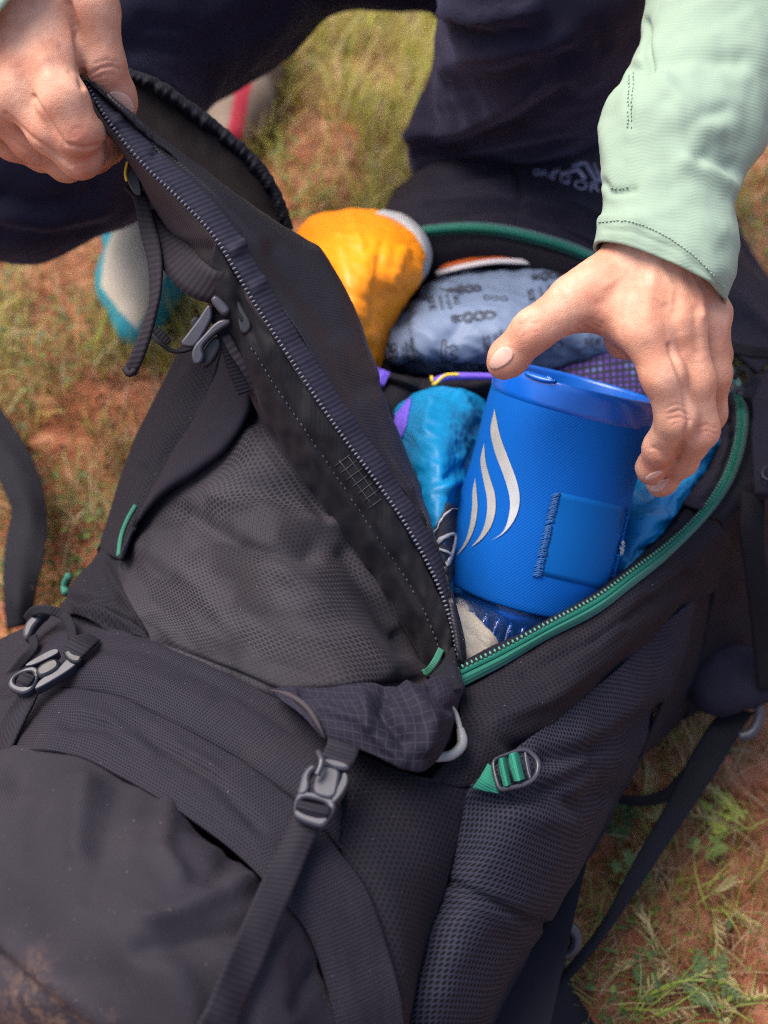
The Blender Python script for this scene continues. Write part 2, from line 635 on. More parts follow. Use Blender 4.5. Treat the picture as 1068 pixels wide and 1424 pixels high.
# ---------------------------------------------------------------- materials
class NT:
    def __init__(s, name):
        s.m = bpy.data.materials.new(name)
        s.m.use_nodes = True
        s.t = s.m.node_tree
        s.b = s.t.nodes['Principled BSDF']
    def n(s, typ, **k):
        q = s.t.nodes.new(typ)
        for a, v in k.items(): setattr(q, a, v)
        return q
    def put(s, sock, v):
        if hasattr(v, 'is_output') or isinstance(v, bpy.types.NodeSocket): s.t.links.new(v, sock)
        else: sock.default_value = v
    def math(s, op, a, b=None, c=None, clamp=False):
        q = s.n('ShaderNodeMath', operation=op, use_clamp=clamp)
        s.put(q.inputs[0], a)
        if b is not None: s.put(q.inputs[1], b)
        if c is not None: s.put(q.inputs[2], c)
        return q.outputs[0]
    def vm(s, op, a, b=None, sc=None):
        q = s.n('ShaderNodeVectorMath', operation=op)
        s.put(q.inputs[0], a)
        if b is not None: s.put(q.inputs[1], b)
        if sc is not None: s.put(q.inputs['Scale'], sc)
        return q.outputs['Value'] if op in ('LENGTH', 'DOT_PRODUCT') else q.outputs['Vector']
    def uv(s): return s.n('ShaderNodeUVMap').outputs[0]
    def obj(s): return s.n('ShaderNodeTexCoord').outputs['Object']
    def pos(s): return s.n('ShaderNodeNewGeometry').outputs['Position']
    def noise(s, vec, scale, detail=3, rough=.55):
        q = s.n('ShaderNodeTexNoise')
        s.put(q.inputs['Vector'], vec); q.inputs['Scale'].default_value = scale
        q.inputs['Detail'].default_value = detail; q.inputs['Roughness'].default_value = rough
        return q.outputs['Fac']
    def ramp(s, fac, stops):
        q = s.n('ShaderNodeValToRGB')
        s.put(q.inputs[0], fac)
        e = q.color_ramp.elements
        while len(e) < len(stops): e.new(0.5)
        for el, (p, c) in zip(e, stops):
            el.position = p; el.color = (c[0], c[1], c[2], 1) if not np.isscalar(c) else (c, c, c, 1)
        return q.outputs[0]
    def mix(s, f, a, b, mode='MIX'):
        q = s.n('ShaderNodeMix', data_type='RGBA', blend_type=mode)
        s.put(q.inputs[0], f)
        for i, v in ((6, a), (7, b)):
            s.put(q.inputs[i], v if not isinstance(v, tuple) else (v[0], v[1], v[2], 1))
        return q.outputs[2]
    def sstep(s, x, a, b):
        q = s.n('ShaderNodeMapRange', interpolation_type='SMOOTHSTEP')
        s.put(q.inputs[0], x); q.inputs[1].default_value = a; q.inputs[2].default_value = b
        return q.outputs[0]
    def bump(s, h, strength, dist):
        q = s.n('ShaderNodeBump')
        s.put(q.inputs['Height'], h); q.inputs['Strength'].default_value = strength; q.inputs['Distance'].default_value = dist
        s.t.links.new(q.outputs[0], s.b.inputs['Normal'])
    def col(s, c): s.put(s.b.inputs['Base Color'], c if not isinstance(c, tuple) else (c[0], c[1], c[2], 1))
    def set(s, **k):
        names = {'rough': 'Roughness', 'metal': 'Metallic', 'sheen': 'Sheen Weight', 'sheen_r': 'Sheen Roughness', 'spec': 'Specular IOR Level',
                 'trans': 'Transmission Weight', 'ior': 'IOR', 'sss': 'Subsurface Weight', 'coat': 'Coat Weight', 'alpha': 'Alpha'}
        for a, v in k.items(): s.put(s.b.inputs[names[a]], v)
        return s
    # regular lattices in metres of cloth
    def hexd(s, uv, f):
        p = s.vm('SCALE', uv, sc=f)
        r = (1.0, 1.7320508, 1.0)
        h = (0.5, 0.8660254, 0.0)
        p = s.vm('ADD', p, (500.0, 866.0254, 0.0))
        a = s.vm('SUBTRACT', s.vm('MODULO', p, r), h)
        b = s.vm('SUBTRACT', s.vm('MODULO', s.vm('SUBTRACT', p, h), r), h)
        def flat(v): return s.vm('LENGTH', s.vm('MULTIPLY', v, (1.0, 1.0, 0.0)))
        return s.math('MINIMUM', flat(a), flat(b))
    def lines(s, uv, f, axis):
        q = s.n('ShaderNodeSeparateXYZ'); s.put(q.inputs[0], uv)
        x = s.math('MULTIPLY', q.outputs[axis], f)
        fr = s.math('FRACT', s.math('ADD', x, 1000.0))
        return s.math('MULTIPLY', s.math('ABSOLUTE', s.math('SUBTRACT', fr, 0.5)), 2.0)     # 1 on the line, 0 between

def rot_uv(m, uv, deg):
    q = m.n('ShaderNodeVectorRotate', rotation_type='Z_AXIS')
    m.put(q.inputs['Vector'], uv); q.inputs['Angle'].default_value = math.radians(deg)
    return q.outputs[0]

def fabric(name, c, kind='plain', freq=400.0, amt=1.0, dust=0.0, stain=False, bk=1.0, tint=None, spec=.12, rough=.72, sheen=.012, var=.2, ang=0.0):
    m = NT(name)
    uv = m.uv()
    if ang: uv = rot_uv(m, uv, ang)
    pos = m.pos()
    big = m.noise(pos, 9, 4)
    fine = m.noise(pos, 900, 2)
    c1 = tuple(x * (1 + var) for x in c); c0 = tuple(x * (1 - var) for x in c)
    col = m.mix(m.sstep(big, .3, .7), c0, c1)
    wv = m.lines(rot_uv(m, uv, 45), 1100, 0)
    wv2 = m.lines(rot_uv(m, uv, -45), 1100, 1)
    h = m.math('ADD', m.math('MULTIPLY', wv, .5), m.math('MULTIPLY', fine, .8))
    if kind == 'ripstop':                                    # raised grid of thicker threads
        g = m.math('MAXIMUM', m.sstep(m.lines(uv, freq, 0), .72, .95), m.sstep(m.lines(uv, freq, 1), .72, .95))
        col = m.mix(m.math('MULTIPLY', g, .55 * amt), col, tuple(x * 1.9 + .006 for x in c))
        h = m.math('ADD', h, m.math('MULTIPLY', g, 1.2))
    elif kind == 'diamond':                                  # dobby weave of small dots
        d = m.hexd(uv, freq)
        g = m.sstep(d, .36, .2)
        g = m.math('SUBTRACT', 1.0, m.sstep(d, .2, .42))
        col = m.mix(m.math('MULTIPLY', g, .62 * amt, clamp=True), tuple(x * 1.35 for x in c) if amt > 1 else col, tuple(x * .22 for x in c))
        h = m.math('ADD', h, m.math('MULTIPLY', g, -1.2))
    elif kind == 'honeycomb':                                # printed cells that fade in and out
        d = m.hexd(uv, freq)
        cell = m.math('SUBTRACT', 1.0, m.sstep(d, .30, .40))
        area = m.math('ADD', .25, m.math('MULTIPLY', m.sstep(m.noise(uv, 14, 1), .36, .64), .75))
        area2 = m.sstep(m.noise(m.vm('ADD', uv, (3.1, 1.7, 0.)), 28, 1), .44, .58)
        d2 = m.hexd(uv, freq * 2.0)
        net = m.sstep(d2, .30, .40)
        lt = tuple(x * 2.6 + .012 for x in c)
        col = m.mix(m.math('MULTIPLY', m.math('MULTIPLY', net, area2), .5), col, lt)
        ring = m.math('MULTIPLY', m.sstep(d, .33, .43), area)
        col = m.mix(m.math('MULTIPLY', ring, .85), col, lt)
        h = m.math('ADD', h, m.math('MULTIPLY', ring, .4))
    elif kind == 'mesh':                                     # open knit with dark holes
        d = m.hexd(uv, freq)
        hole = m.math('SUBTRACT', 1.0, m.sstep(d, .24, .38))
        fade = m.math('ADD', .55, m.math('MULTIPLY', m.noise(pos, 14, 2), .6))
        col = m.mix(hole, m.mix(fade, tuple(x * .6 for x in c), tuple(x * 1.7 for x in c)), (.004, .004, .006))
        h = m.math('ADD', m.math('MULTIPLY', hole, -4.0), m.math('MULTIPLY', fine, .4))
    elif kind == 'ribs':                                     # webbing: cross ribs
        g = m.lines(uv, freq, 0)
        col = m.mix(m.math('MULTIPLY', g, .35 * amt), col, tuple(x * 2.0 for x in c))
        h = m.math('ADD', m.math('MULTIPLY', g, 1.6), m.math('MULTIPLY', fine, .5))
    elif kind == 'ribsv':
        g = m.lines(uv, freq, 1)
        col = m.mix(m.math('MULTIPLY', g, .35 * amt), col, tuple(x * 2.0 for x in c))
        h = m.math('ADD', m.math('MULTIPLY', g, 1.6), m.math('MULTIPLY', fine, .5))
    elif kind == 'fineribs':
        g = m.lines(uv, freq, 1)
        col = m.mix(m.math('MULTIPLY', g, .22 * amt), col, tuple(x * .7 for x in c))
        h = m.math('ADD', m.math('MULTIPLY', g, .45), m.math('MULTIPLY', fine, .5))
    elif kind == 'twill':
        g = m.lines(rot_uv(m, uv, 38), freq, 0)
        col = m.mix(m.math('MULTIPLY', g, .3 * amt), col, tuple(x * 1.5 for x in c))
        h = m.math('ADD', m.math('MULTIPLY', g, .8), m.math('MULTIPLY', fine, .5))
    if dust:
        dn = m.sstep(m.noise(pos, 22, 5, .7), .50, .78)
        sp = m.sstep(m.noise(pos, 700, 1), .77, .82)
        col = m.mix(m.math('MULTIPLY', dn, dust), col, (.19, .12, .09))
        col = m.mix(m.math('MULTIPLY', sp, .25), col, (.5, .45, .42))
    if stain:                                                # dried mud on the lowest corner of the pocket
        dd = m.vm('LENGTH', m.vm('SUBTRACT', pos, tuple(P(60, 1470, .30))))
        e = m.math('ADD', dd, m.math('MULTIPLY', m.math('SUBTRACT', m.noise(pos, 40, 5, .7), .5), .09))
        k = m.math('SUBTRACT', 1.0, m.sstep(e, .020, .065))
        col = m.mix(m.math('MULTIPLY', k, m.math('ADD', .05, m.math('MULTIPLY', m.sstep(m.noise(pos, 160, 4, .7), .42, .62), .45))), col, (.16, .095, .065))
    m.col(col)
    m.set(rough=rough, sheen=sheen, sheen_r=.5, spec=spec)
    m.bump(h, .5, .00028 * bk)
    m.b.inputs['Sheen Tint'].default_value = (*(tint or (.8, .72, 1.0)), 1)
    return m.m

def plastic(name, c, rough=.42, bump=.15):
    m = NT(name)
    m.col(m.mix(m.noise(m.pos(), 60, 3), tuple(x * .8 for x in c), tuple(x * 1.2 for x in c)))
    m.set(rough=m.math('ADD', rough - .1, m.math('MULTIPLY', m.noise(m.pos(), 150, 3), .25)), spec=.5)
    m.bump(m.noise(m.pos(), 900, 2), bump, .0002)
    return m.m

BLK = (.0085, .0074, .0125)
M = {}
M['pocket'] = fabric('stretch_cloth', (.0178, .0154, .0215), 'twill', 620, dust=.04, sheen=.02, amt=1.2, stain=True)
M['band'] = fabric('band_cloth', (.0140, .0122, .0190), 'diamond', 500, dust=.03, sheen=.02, amt=1.4)
M['ripstop'] = fabric('ripstop_cloth', (.0082, .0072, .0114), 'diamond', 300, amt=1.05, dust=.012, spec=.12)
M['ripgrid'] = fabric('grid_cloth', (.0115, .0100, .0180), 'ripstop', 210, amt=1.0)
M['twill'] = fabric('twill_cloth', (.0100, .0086, .0140), 'twill', 430, amt=2.2)
M['honey'] = fabric('honeycomb_cloth', (.0125, .0106, .0140), 'honeycomb', 285, dust=.03, spec=.12)
M['plain'] = fabric('black_cloth', BLK, 'twill', 800)
M['lid'] = fabric('lid_cloth', (.0120, .0104, .0195), 'plain', sheen=.03)
M['tape'] = fabric('zip_tape', (.0135, .0132, .0235), 'ribs', 330, amt=1.5)
M['placket'] = fabric('placket_tape', (.0095, .0085, .0105), 'plain', rough=.5, sheen=.03)
M['flapgrey'] = fabric('flap_outer_cloth', (.036, .029, .032), 'twill', 900, sheen=.02)
M['flapin'] = fabric('flap_inner_cloth', (.0090, .0078, .0122), 'twill', 560, amt=1.5, sheen=.01, spec=.30, rough=.48)
M['gusset'] = fabric('gusset_cloth', (.0105, .0075, .0075), 'twill', 800)
M['ruffle'] = fabric('ruffle_cloth', (.006, .006, .0095), 'ribs', 300)
M['web'] = fabric('webbing', (.0105, .0092, .0135), 'ribs', 330, amt=1.8)
M['webplain'] = fabric('webbing_fine', (.0075, .0070, .0105), 'ribs', 420, amt=.8)
M['webwarm'] = fabric('webbing_wide_rib', (.0150, .0122, .0160), 'ribs', 250, amt=1.8)
M['mesh'] = fabric('pocket_mesh', (.0150, .0152, .0250), 'mesh', 290, sheen=.01, spec=.10)
M['green'] = fabric('green_tape', (.013, .105, .072), 'ribsv', 420, amt=.6, sheen=.2)
M['greenweb'] = fabric('green_webbing', (.018, .135, .090), 'ribsv', 620, amt=1.6)
M['greendk'] = fabric('green_coil', (.007, .085, .062), 'ribs', 500, amt=1.0)
M['teeth'] = plastic('coil_teeth', (.09, .09, .12), .4)
M['gteeth'] = plastic('green_teeth', (.06, .20, .15), .45)
M['plastic'] = plastic('grey_black_plastic', (.030, .029, .041), .36)
M['plasticd'] = plastic('black_plastic', (.010, .010, .013), .35)
M['greyplastic'] = plastic('grey_rubber', (.17, .17, .175), .5)
M['stitch'] = plastic('stitch_thread', (.030, .027, .034), .7)
M['stitchd'] = plastic('dark_thread', (.006, .006, .008), .7)
M['logo'] = plastic('logo_thread', (.24, .22, .34), .6)
M['orange'] = fabric('orange_nylon', (.95, .280, .008), 'plain', rough=.42, sheen=.0, bk=.15, spec=.35, var=.10)
M['greyband'] = fabric('grey_band', (.42, .41, .42), 'plain', var=.1)
M['bluegrey'] = fabric('printed_nylon', (.135, .178, .275), 'plain', rough=.5, sheen=.0, bk=.2, spec=.25, var=.12)
M['ink'] = plastic('black_ink', (.022, .022, .035), .7, 0)
M['cyan'] = fabric('cyan_nylon', (.002, .185, .40), 'plain', rough=.45, sheen=.0, bk=.15, spec=.3, var=.12)
M['cyan2'] = fabric('cyan_puffy', (.002, .160, .36), 'plain', rough=.4, sheen=.0, bk=.15, spec=.35, var=.12)
M['purple'] = fabric('purple_nylon', (.17, .10, .62), 'plain', rough=.5, var=.1)
M['beige'] = fabric('beige_cloth', (.42, .37, .30), 'plain', var=.1)
M['yellow'] = plastic('yellow_cord', (.75, .52, .03), .5)
M['red'] = fabric('rust_nylon', (.42, .085, .02), 'plain', rough=.45, var=.3)
M['white'] = fabric('white_cloth', (.55, .50, .52), 'plain', var=.1)
M['neo'] = fabric('blue_neoprene', (.0008, .068, .30), 'twill', 620, amt=1.0, sheen=.0, spec=.10, var=.06, rough=.75)
M['neotag'] = fabric('teal_blue_patch', (.0008, .072, .265), 'twill', 650, amt=1.0, sheen=.0, spec=.10, var=.06)
M['neothread'] = plastic('blue_thread', (.003, .070, .25), .6)
M['rim'] = plastic('blue_silicone', (.003, .085, .42), .25, .05)
M['glue'] = plastic('dried_glue', (.55, .60, .66), .35, .6)
M['greentop'] = fabric('green_cord', (.030, .125, .085), 'ribs', 700, amt=1.0)
M['shirt'] = fabric('mint_shirt', (.240, .318, .245), 'fineribs', 430, amt=.5, sheen=.05, var=.05, rough=.85)
M['shirtin'] = fabric('mint_shirt_inside', (.34, .46, .335), 'plain', sheen=.05, var=.05)
M['mintthread'] = plastic('mint_thread', (.24, .345, .26), .7)
M['denim'] = fabric('navy_trousers', (.0100, .0094, .0225), 'twill', 900, amt=.8, sheen=.12, tint=(.62, .60, 1.0), var=.2)
M['hair'] = plastic('brown_hair', (.045, .025, .015), .5)
M['shoeteal'] = plastic('teal_rubber', (.015, .27, .34), .5)
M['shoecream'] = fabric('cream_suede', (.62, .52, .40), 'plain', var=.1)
M['shoelace'] = fabric('green_lace', (.03, .30, .20), 'ribs', 300)
M['shoered'] = fabric('red_stripe', (.30, .025, .045), 'plain', var=.1)
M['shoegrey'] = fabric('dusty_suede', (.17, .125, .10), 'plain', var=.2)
M['sole'] = plastic('ochre_sole', (.33, .22, .07), .6)

def silver():
    m = NT('silver_print')
    m.col(m.mix(m.noise(m.pos(), 70, 3), (.36, .355, .35), (.62, .60, .58)))
    m.set(metal=.55, rough=.42, spec=.5)
    m.bump(m.noise(m.pos(), 1500, 2), .15, .0002)
    return m.m
M['silver'] = silver()

def clearblue():
    m = NT('clear_blue_plastic')
    m.col((.03, .20, .80)); m.set(rough=.06, trans=.88, ior=1.4, spec=.5)
    return m.m
M['clearblue'] = clearblue()
def steel():
    m = NT('brushed_metal')
    m.col((.40, .42, .48)); m.set(metal=.9, rough=.3)
    m.bump(m.noise(m.pos(), 400, 3), .2, .0003)
    return m.m
M['steel'] = steel()

def wovenpurple():
    m = NT('purple_woven_mesh')
    uv = m.uv()
    a = m.sstep(m.lines(uv, 190, 0), .25, .6); b = m.sstep(m.lines(rot_uv(m, uv, 8), 130, 1), .3, .6)
    k = m.noise(uv, 45, 2)
    col = m.mix(m.math('MULTIPLY', a, b), (.006, .005, .012), (.06, .022, .21))
    col = m.mix(m.math('MULTIPLY', m.sstep(k, .55, .65), m.math('MULTIPLY', a, b)), col, (.07, .10, .26))
    m.col(col); m.set(rough=.8)
    m.bump(m.math('MULTIPLY', a, b), .6, .0006)
    return m.m
M['woven'] = wovenpurple()

def skin():
    m = NT('skin')
    pos = m.pos()
    at = m.n('ShaderNodeAttribute', attribute_name='col')
    big = m.noise(pos, 45, 3)
    mid = m.noise(pos, 260, 4, .65)
    col = m.mix(m.sstep(big, .35, .65), (.48, .215, .135), (.58, .315, .215))
    col = m.mix(m.math('MULTIPLY', m.sstep(mid, .42, .72), .42), col, (.50, .21, .14))
    col = m.mix(m.math('MULTIPLY', at.outputs['Fac'], 1.0, clamp=True), col, (.47, .150, .10))
    m.col(col)
    m.set(rough=.56, sss=.03, spec=.32)
    m.b.inputs['Subsurface Radius'].default_value = (.008, .003, .0015)
    m.b.inputs['Subsurface Scale'].default_value = .6
    v = m.n('ShaderNodeTexVoronoi', feature='DISTANCE_TO_EDGE')
    m.put(v.inputs['Vector'], pos); v.inputs['Scale'].default_value = 900
    st = m.vm('MULTIPLY', pos, (1.0, 1.0, 1.0))
    h = m.math('ADD', m.math('MULTIPLY', m.sstep(v.outputs['Distance'], 0, .25), .5), m.math('MULTIPLY', m.noise(st, 420, 4, .7), 1.3))
    m.bump(h, .45, .0004)
    return m.m
M['skin'] = skin()
def nail():
    m = NT('fingernail')
    m.col(m.mix(m.noise(m.pos(), 120, 2), (.56, .32, .24), (.64, .40, .32))); m.set(rough=.28, sss=.1, spec=.5)
    m.b.inputs['Subsurface Radius'].default_value = (.004, .002, .001)
    return m.m
M['nail'] = nail()
def niltip():
    m = NT('nail_edge')
    m.col((.85, .76, .70)); m.set(rough=.3)
    return m.m
M['nailtip'] = niltip()

def soil():
    m = NT('red_soil')
    pos = m.pos()
    n1 = m.noise(pos, 6, 5, .6); n2 = m.noise(pos, 40, 5, .65); n3 = m.noise(pos, 260, 4, .7)
    col = m.ramp(n2, [(.30, (.15, .048, .027)), (.50, (.37, .135, .072)), (.70, (.52, .25, .155))])
    col = m.mix(m.math('MULTIPLY', m.sstep(n1, .50, .68), .35), col, (.24, .19, .08))
    col = m.mix(m.math('MULTIPLY', m.sstep(n3, .60, .72), .5), col, (.46, .33, .20))
    col = m.mix(m.math('MULTIPLY', m.sstep(n3, .40, .28), .6), col, (.06, .025, .015))
    m.col(col); m.set(rough=.95, spec=.1)
    m.bump(m.math('ADD', n2, m.math('MULTIPLY', n3, .6)), .9, .012)
    return m.m
M['soil'] = soil()
def leafmat(name, rough=.55):
    m = NT(name)
    at = m.n('ShaderNodeAttribute', attribute_name='col')
    m.col(at.outputs['Color']); m.set(rough=rough, spec=.3)
    tr = m.n('ShaderNodeBsdfTranslucent')
    m.put(tr.inputs['Color'], at.outputs['Color'])
    mx = m.n('ShaderNodeMixShader'); mx.inputs[0].default_value = .30
    o = m.t.nodes['Material Output']
    m.t.links.new(m.b.outputs[0], mx.inputs[1]); m.t.links.new(tr.outputs[0], mx.inputs[2])
    m.t.links.new(mx.outputs[0], o.inputs['Surface'])
    return m.m
M['leaf'] = leafmat('leaf')

# ---------------------------------------------------------------- ground
def hash_soil(x, y):
    p = np.stack([x * 9, y * 9, np.zeros_like(x)], -1)
    return .016 * fbm(p, 4) + .006 * fbm(p * 5.3 + 9, 2)

def build_ground():
    def axis(lo, hi, h, far):
        c = np.arange(lo, hi, h)
        e = [c[-1]]
        s = h
        while e[-1] < far:
            s *= 1.25; e.append(e[-1] + s)
        b = [c[0]]; s = h
        while b[-1] > -far:
            s *= 1.25; b.append(b[-1] - s)
        return np.array(b[::-1][:-1] + list(c) + e[1:])
    xs = axis(-1.1, 1.2, .008, 90); ys = axis(-.15, 2.6, .008, 90)
    X, Y = np.meshgrid(xs, ys)
    Z = hash_soil(X, Y) - .008
    G = np.stack([X, Y, Z], -1)
    v = G.reshape(-1, 3)
    o = mesh_obj('ground', v, grid_faces(len(ys), len(xs)), M['soil'])
    tag(o, kind='structure')
build_ground()

# ---------------------------------------------------------------- backpack
pack = empty('backpack', (0.0, 0.5, 0.0), 'large black hiking backpack lying on its back with its front flap unzipped and lifted', 'backpack')

def prism_poly(name, poly, z0, z1, mat, parent):
    n = len(poly)
    v = [(x, y, z0) for x, y in poly] + [(x, y, z1) for x, y in poly]
    f = [tuple(range(n - 1, -1, -1)), tuple(range(n, 2 * n))] + [(i, (i + 1) % n, (i + 1) % n + n, i + n) for i in range(n)]
    o = mesh_obj(name, v, f, mat, parent, smooth=False)
    return o
prism_poly('back_panel', [(-.17, .10), (.03, .09), (.09, .20), (.135, .34), (.17, .44), (.235, .60), (.255, .80), (.17, .93), (.03, .95), (-.06, .88), (-.15, .68), (-.21, .44), (-.22, .25)], .006, .155, M['plain'], pack)

# shared seams, as (pixel x, pixel y, height)
L1 = [(-90, 1040, .20), (-40, 1044, .24), (20, 1042, .285), (95, 1047, .305), (180, 1086, .320), (260, 1136, .328), (330, 1188, .329), (396, 1258, .325), (430, 1301, .318), (456, 1374, .308), (469, 1424, .302), (482, 1520, .27), (480, 1640, .20)]
L1 = [drop(L1[0], .012, .01)] + L1 + [drop(L1[-1], .012, 0, .01)]
U1 = [(-110, 985, .17), (-60, 982, .20), (30, 968, .262), (90, 957, .285), (150, 963, .302), (250, 1010, .318), (340, 1063, .326), (405, 1110, .328), (448, 1154, .326), (512, 1240, .314), (538, 1314, .302), (552, 1370, .293), (560, 1424, .285), (566, 1520, .25), (560, 1640, .18)]

U1 = [drop(U1[0], .012, .01)] + U1 + [drop(U1[-1], .012, 0, .01)]
# front stretch pocket
rows = [L1[1:12] + [(474, 1470, .29)],
        [(-60, 1130, .27), (20, 1125, .312), (95, 1120, .330), (180, 1150, .342), (260, 1195, .346), (330, 1245, .344), (380, 1300, .338), (410, 1360, .327), (430, 1424, .316), (440, 1490, .295)],
        [(-80, 1240, .28), (0, 1235, .318), (90, 1230, .345), (180, 1245, .356), (250, 1285, .357), (310, 1330, .352), (345, 1380, .344), (365, 1430, .335), (375, 1500, .315), (380, 1550, .29)],
        [(-100, 1360, .27), (0, 1350, .312), (80, 1345, .338), (160, 1360, .348), (220, 1395, .350), (260, 1440, .345), (280, 1490, .333), (290, 1540, .315), (300, 1600, .28), (310, 1640, .25)],
        [(-110, 1470, .22), (0, 1450, .280), (70, 1450, .300), (130, 1465, .308), (170, 1500, .305), (200, 1545, .295), (215, 1590, .28), (230, 1640, .25), (240, 1700, .21), (250, 1760, .17)],
        [(-150, 1640, .10), (-40, 1640, .12), (40, 1640, .13), (100, 1660, .13), (150, 1700, .13), (190, 1760, .12), (220, 1800, .10), (250, 1840, .08), (280, 1860, .06), (310, 1880, .04)]]
rows.append([drop(q, .012, 0, -.015) for q in rows[-1]])
rows = [[drop(r[0], .012, .01)] + r for r in rows]
patch('front_pocket', rows, M['pocket'], pack, nu=150, nv=150, thick=.002,
      wr=[(25, 6, 12, .0035), (-20, 22, 40, .0006)],
      feats=[([(165, 1095), (150, 1150), (125, 1240)], 20, -.004), ([(235, 1125), (225, 1180), (250, 1215)], 14, .005),
             ([(275, 1150), (330, 1170), (300, 1230)], 12, -.0035), ([(120, 1090), (105, 1180)], 14, .0045),
             ([(345, 1225), (270, 1260), (210, 1275)], 13, .006), ([(380, 1290), (300, 1300), (200, 1320)], 18, -.005),
             ([(30, 1085), (25, 1200)], 14, -.002), ([(-5, 1300), (60, 1360), (150, 1424)], 12, .003), ([(-5, 1330), (60, 1385), (120, 1440)], 10, -.004),
             ([(400, 1290), (385, 1340), (400, 1424)], 20, .004), ([(440, 1350), (405, 1400)], 10, -.004)], keep='pocket')

# hem band round the pocket, its outer edge lifted over the pocket
up = lambda c, d: [(x, y, z + d) for x, y, z in c]
mid = lambda a, b, t, d: [(p[0] * (1 - t) + q[0] * t, p[1] * (1 - t) + q[1] * t, p[2] * (1 - t) + q[2] * t + d) for p, q in zip(a, b)]
U1r = [tuple(q) for q in cr(np.array(U1), 19)]
L1r = [tuple(q) for q in cr(np.array(L1), 19)]
patch('pocket_band', [up(U1r, .001), mid(U1r, L1r, .3, .004), mid(U1r, L1r, .7, .006), up(L1r, .004)], M['band'], pack, nu=200, nv=36, thick=.003,
      wr=[(0, 14, 40, .0012), (8, 30, 60, .0006)],
      feats=[([(95, 1005), (190, 1010), (300, 1085), (360, 1150)], 9, -.003), ([(110, 985), (210, 1020), (300, 1070)], 8, .0018), ([(150, 1000), (210, 1045)], 8, .002)], keep='band')

# upper band between pocket and flap
U0 = [(-120, 955, .15), (-50, 940, .20), (10, 918, .238), (60, 893, .262), (130, 880, .284), (215, 888, .300), (300, 924, .312), (390, 966, .318), (440, 1005, .320), (480, 1040, .320)]
U1b = [(-110, 992, .17), (-60, 988, .20), (30, 974, .262), (90, 963, .285), (150, 969, .302), (250, 1016, .318), (340, 1069, .325), (405, 1116, .327), (440, 1146, .325), (470, 1185, .321)]
U0 = [drop(U0[0], .012, .01)] + U0
U1b = [drop(U1b[0], .012, .01)] + U1b
U1c = up([tuple(q) for q in cr(np.array(U1b), 14)], -.001)
U0c = [tuple(q) for q in cr(np.array(U0), 14)]
patch('upper_band', [[(x, y - 34, z - .035) for x, y, z in U0c], up(U0c, -.008), mid(U0c, U1c, .12, .0), mid(U0c, U1c, .5, .006), mid(U0c, U1c, .88, .002), up(U1c, -.003)], M['band'], pack, nu=170, nv=44, thick=.002,
      wr=[(0, 10, 30, .0014), (5, 40, 80, .0005)],
      feats=[([(100, 900), (200, 905), (300, 950), (400, 1010)], 6, -.0012), ([(60, 920), (170, 925), (280, 975)], 12, .0015)], keep='upband')

# panel right of the pocket
M0 = [(658, 1088, .300), (634, 1180, .287), (608, 1262, .275), (587, 1340, .264), (567, 1424, .252), (545, 1530, .215), (530, 1640, .15)]
rows = [[(436, 1005, .316), (500, 1045, .318), (580, 1078, .312), (660, 1086, .300)],
        [(440, 1100, .322), (510, 1110, .321), (580, 1115, .312), (652, 1116, .296)],
        [(478, 1190, .318), (530, 1190, .316), (585, 1190, .305), (632, 1190, .286)],
        [(512, 1246, .311), (550, 1250, .307), (585, 1255, .294), (609, 1262, .275)],
        [(536, 1318, .299), (560, 1322, .294), (578, 1330, .282), (588, 1340, .263)],
        [(555, 1420, .283), (562, 1422, .278), (568, 1424, .268), (567, 1428, .251)],
        [(565, 1520, .249), (562, 1522, .244), (556, 1524, .234), (548, 1530, .214)],
        [(560, 1640, .18), (555, 1640, .175), (545, 1640, .165), (530, 1640, .15)]]
patch('side_front_panel', rows, M['ripstop'], pack, nu=60, nv=120, thick=.002, wr=[(30, 10, 20, .0018)],
      feats=[([(600, 1085), (655, 1092)], 6, -.002)], keep='frontpanel')

# mesh side pocket, two tiers
MT = [(655, 1090, .302), (690, 1062, .296), (720, 1040, .290), (770, 1002, .276), (830, 955, .256), (900, 890, .228), (960, 836, .200)]
rows = [MT,
        [(645, 1130, .298), (700, 1105, .298), (750, 1090, .288), (800, 1060, .268), (850, 1020, .240), (905, 970, .205), (950, 900, .178)],
        [(634, 1180, .287), (690, 1165, .294), (740, 1155, .286), (790, 1130, .262), (835, 1090, .228), (880, 1030, .185), (930, 960, .155)],
        [(622, 1222, .279), (670, 1228, .283), (715, 1240, .272), (755, 1245, .248), (795, 1220, .208), (830, 1155, .165), (880, 1062, .135)],
        [(604, 1276, .272), (650, 1278, .276), (690, 1286, .264), (725, 1292, .240), (755, 1288, .205), (780, 1255, .160), (822, 1170, .115)],
        [(587, 1340, .263), (625, 1340, .268), (660, 1342, .258), (695, 1345, .235), (720, 1340, .20), (745, 1310, .155), (785, 1240, .10)],
        [(567, 1424, .252), (600, 1422, .254), (630, 1422, .245), (660, 1420, .222), (685, 1415, .185), (710, 1390, .14), (745, 1330, .09)],
        [(545, 1530, .215), (575, 1525, .22), (600, 1520, .21), (630, 1510, .18), (650, 1500, .15), (670, 1480, .11), (700, 1424, .06)],
        [(530, 1640, .15), (560, 1630, .15), (590, 1620, .14), (620, 1600, .12), (640, 1580, .09), (655, 1560, .06), (680, 1500, .02)]]
rows = [r + [(r[-1][0] + 4, r[-1][1] + 6, max(.015, r[-1][2] - .06)), (r[-1][0] - 8, r[-1][1] + 25, .01)] for r in rows]
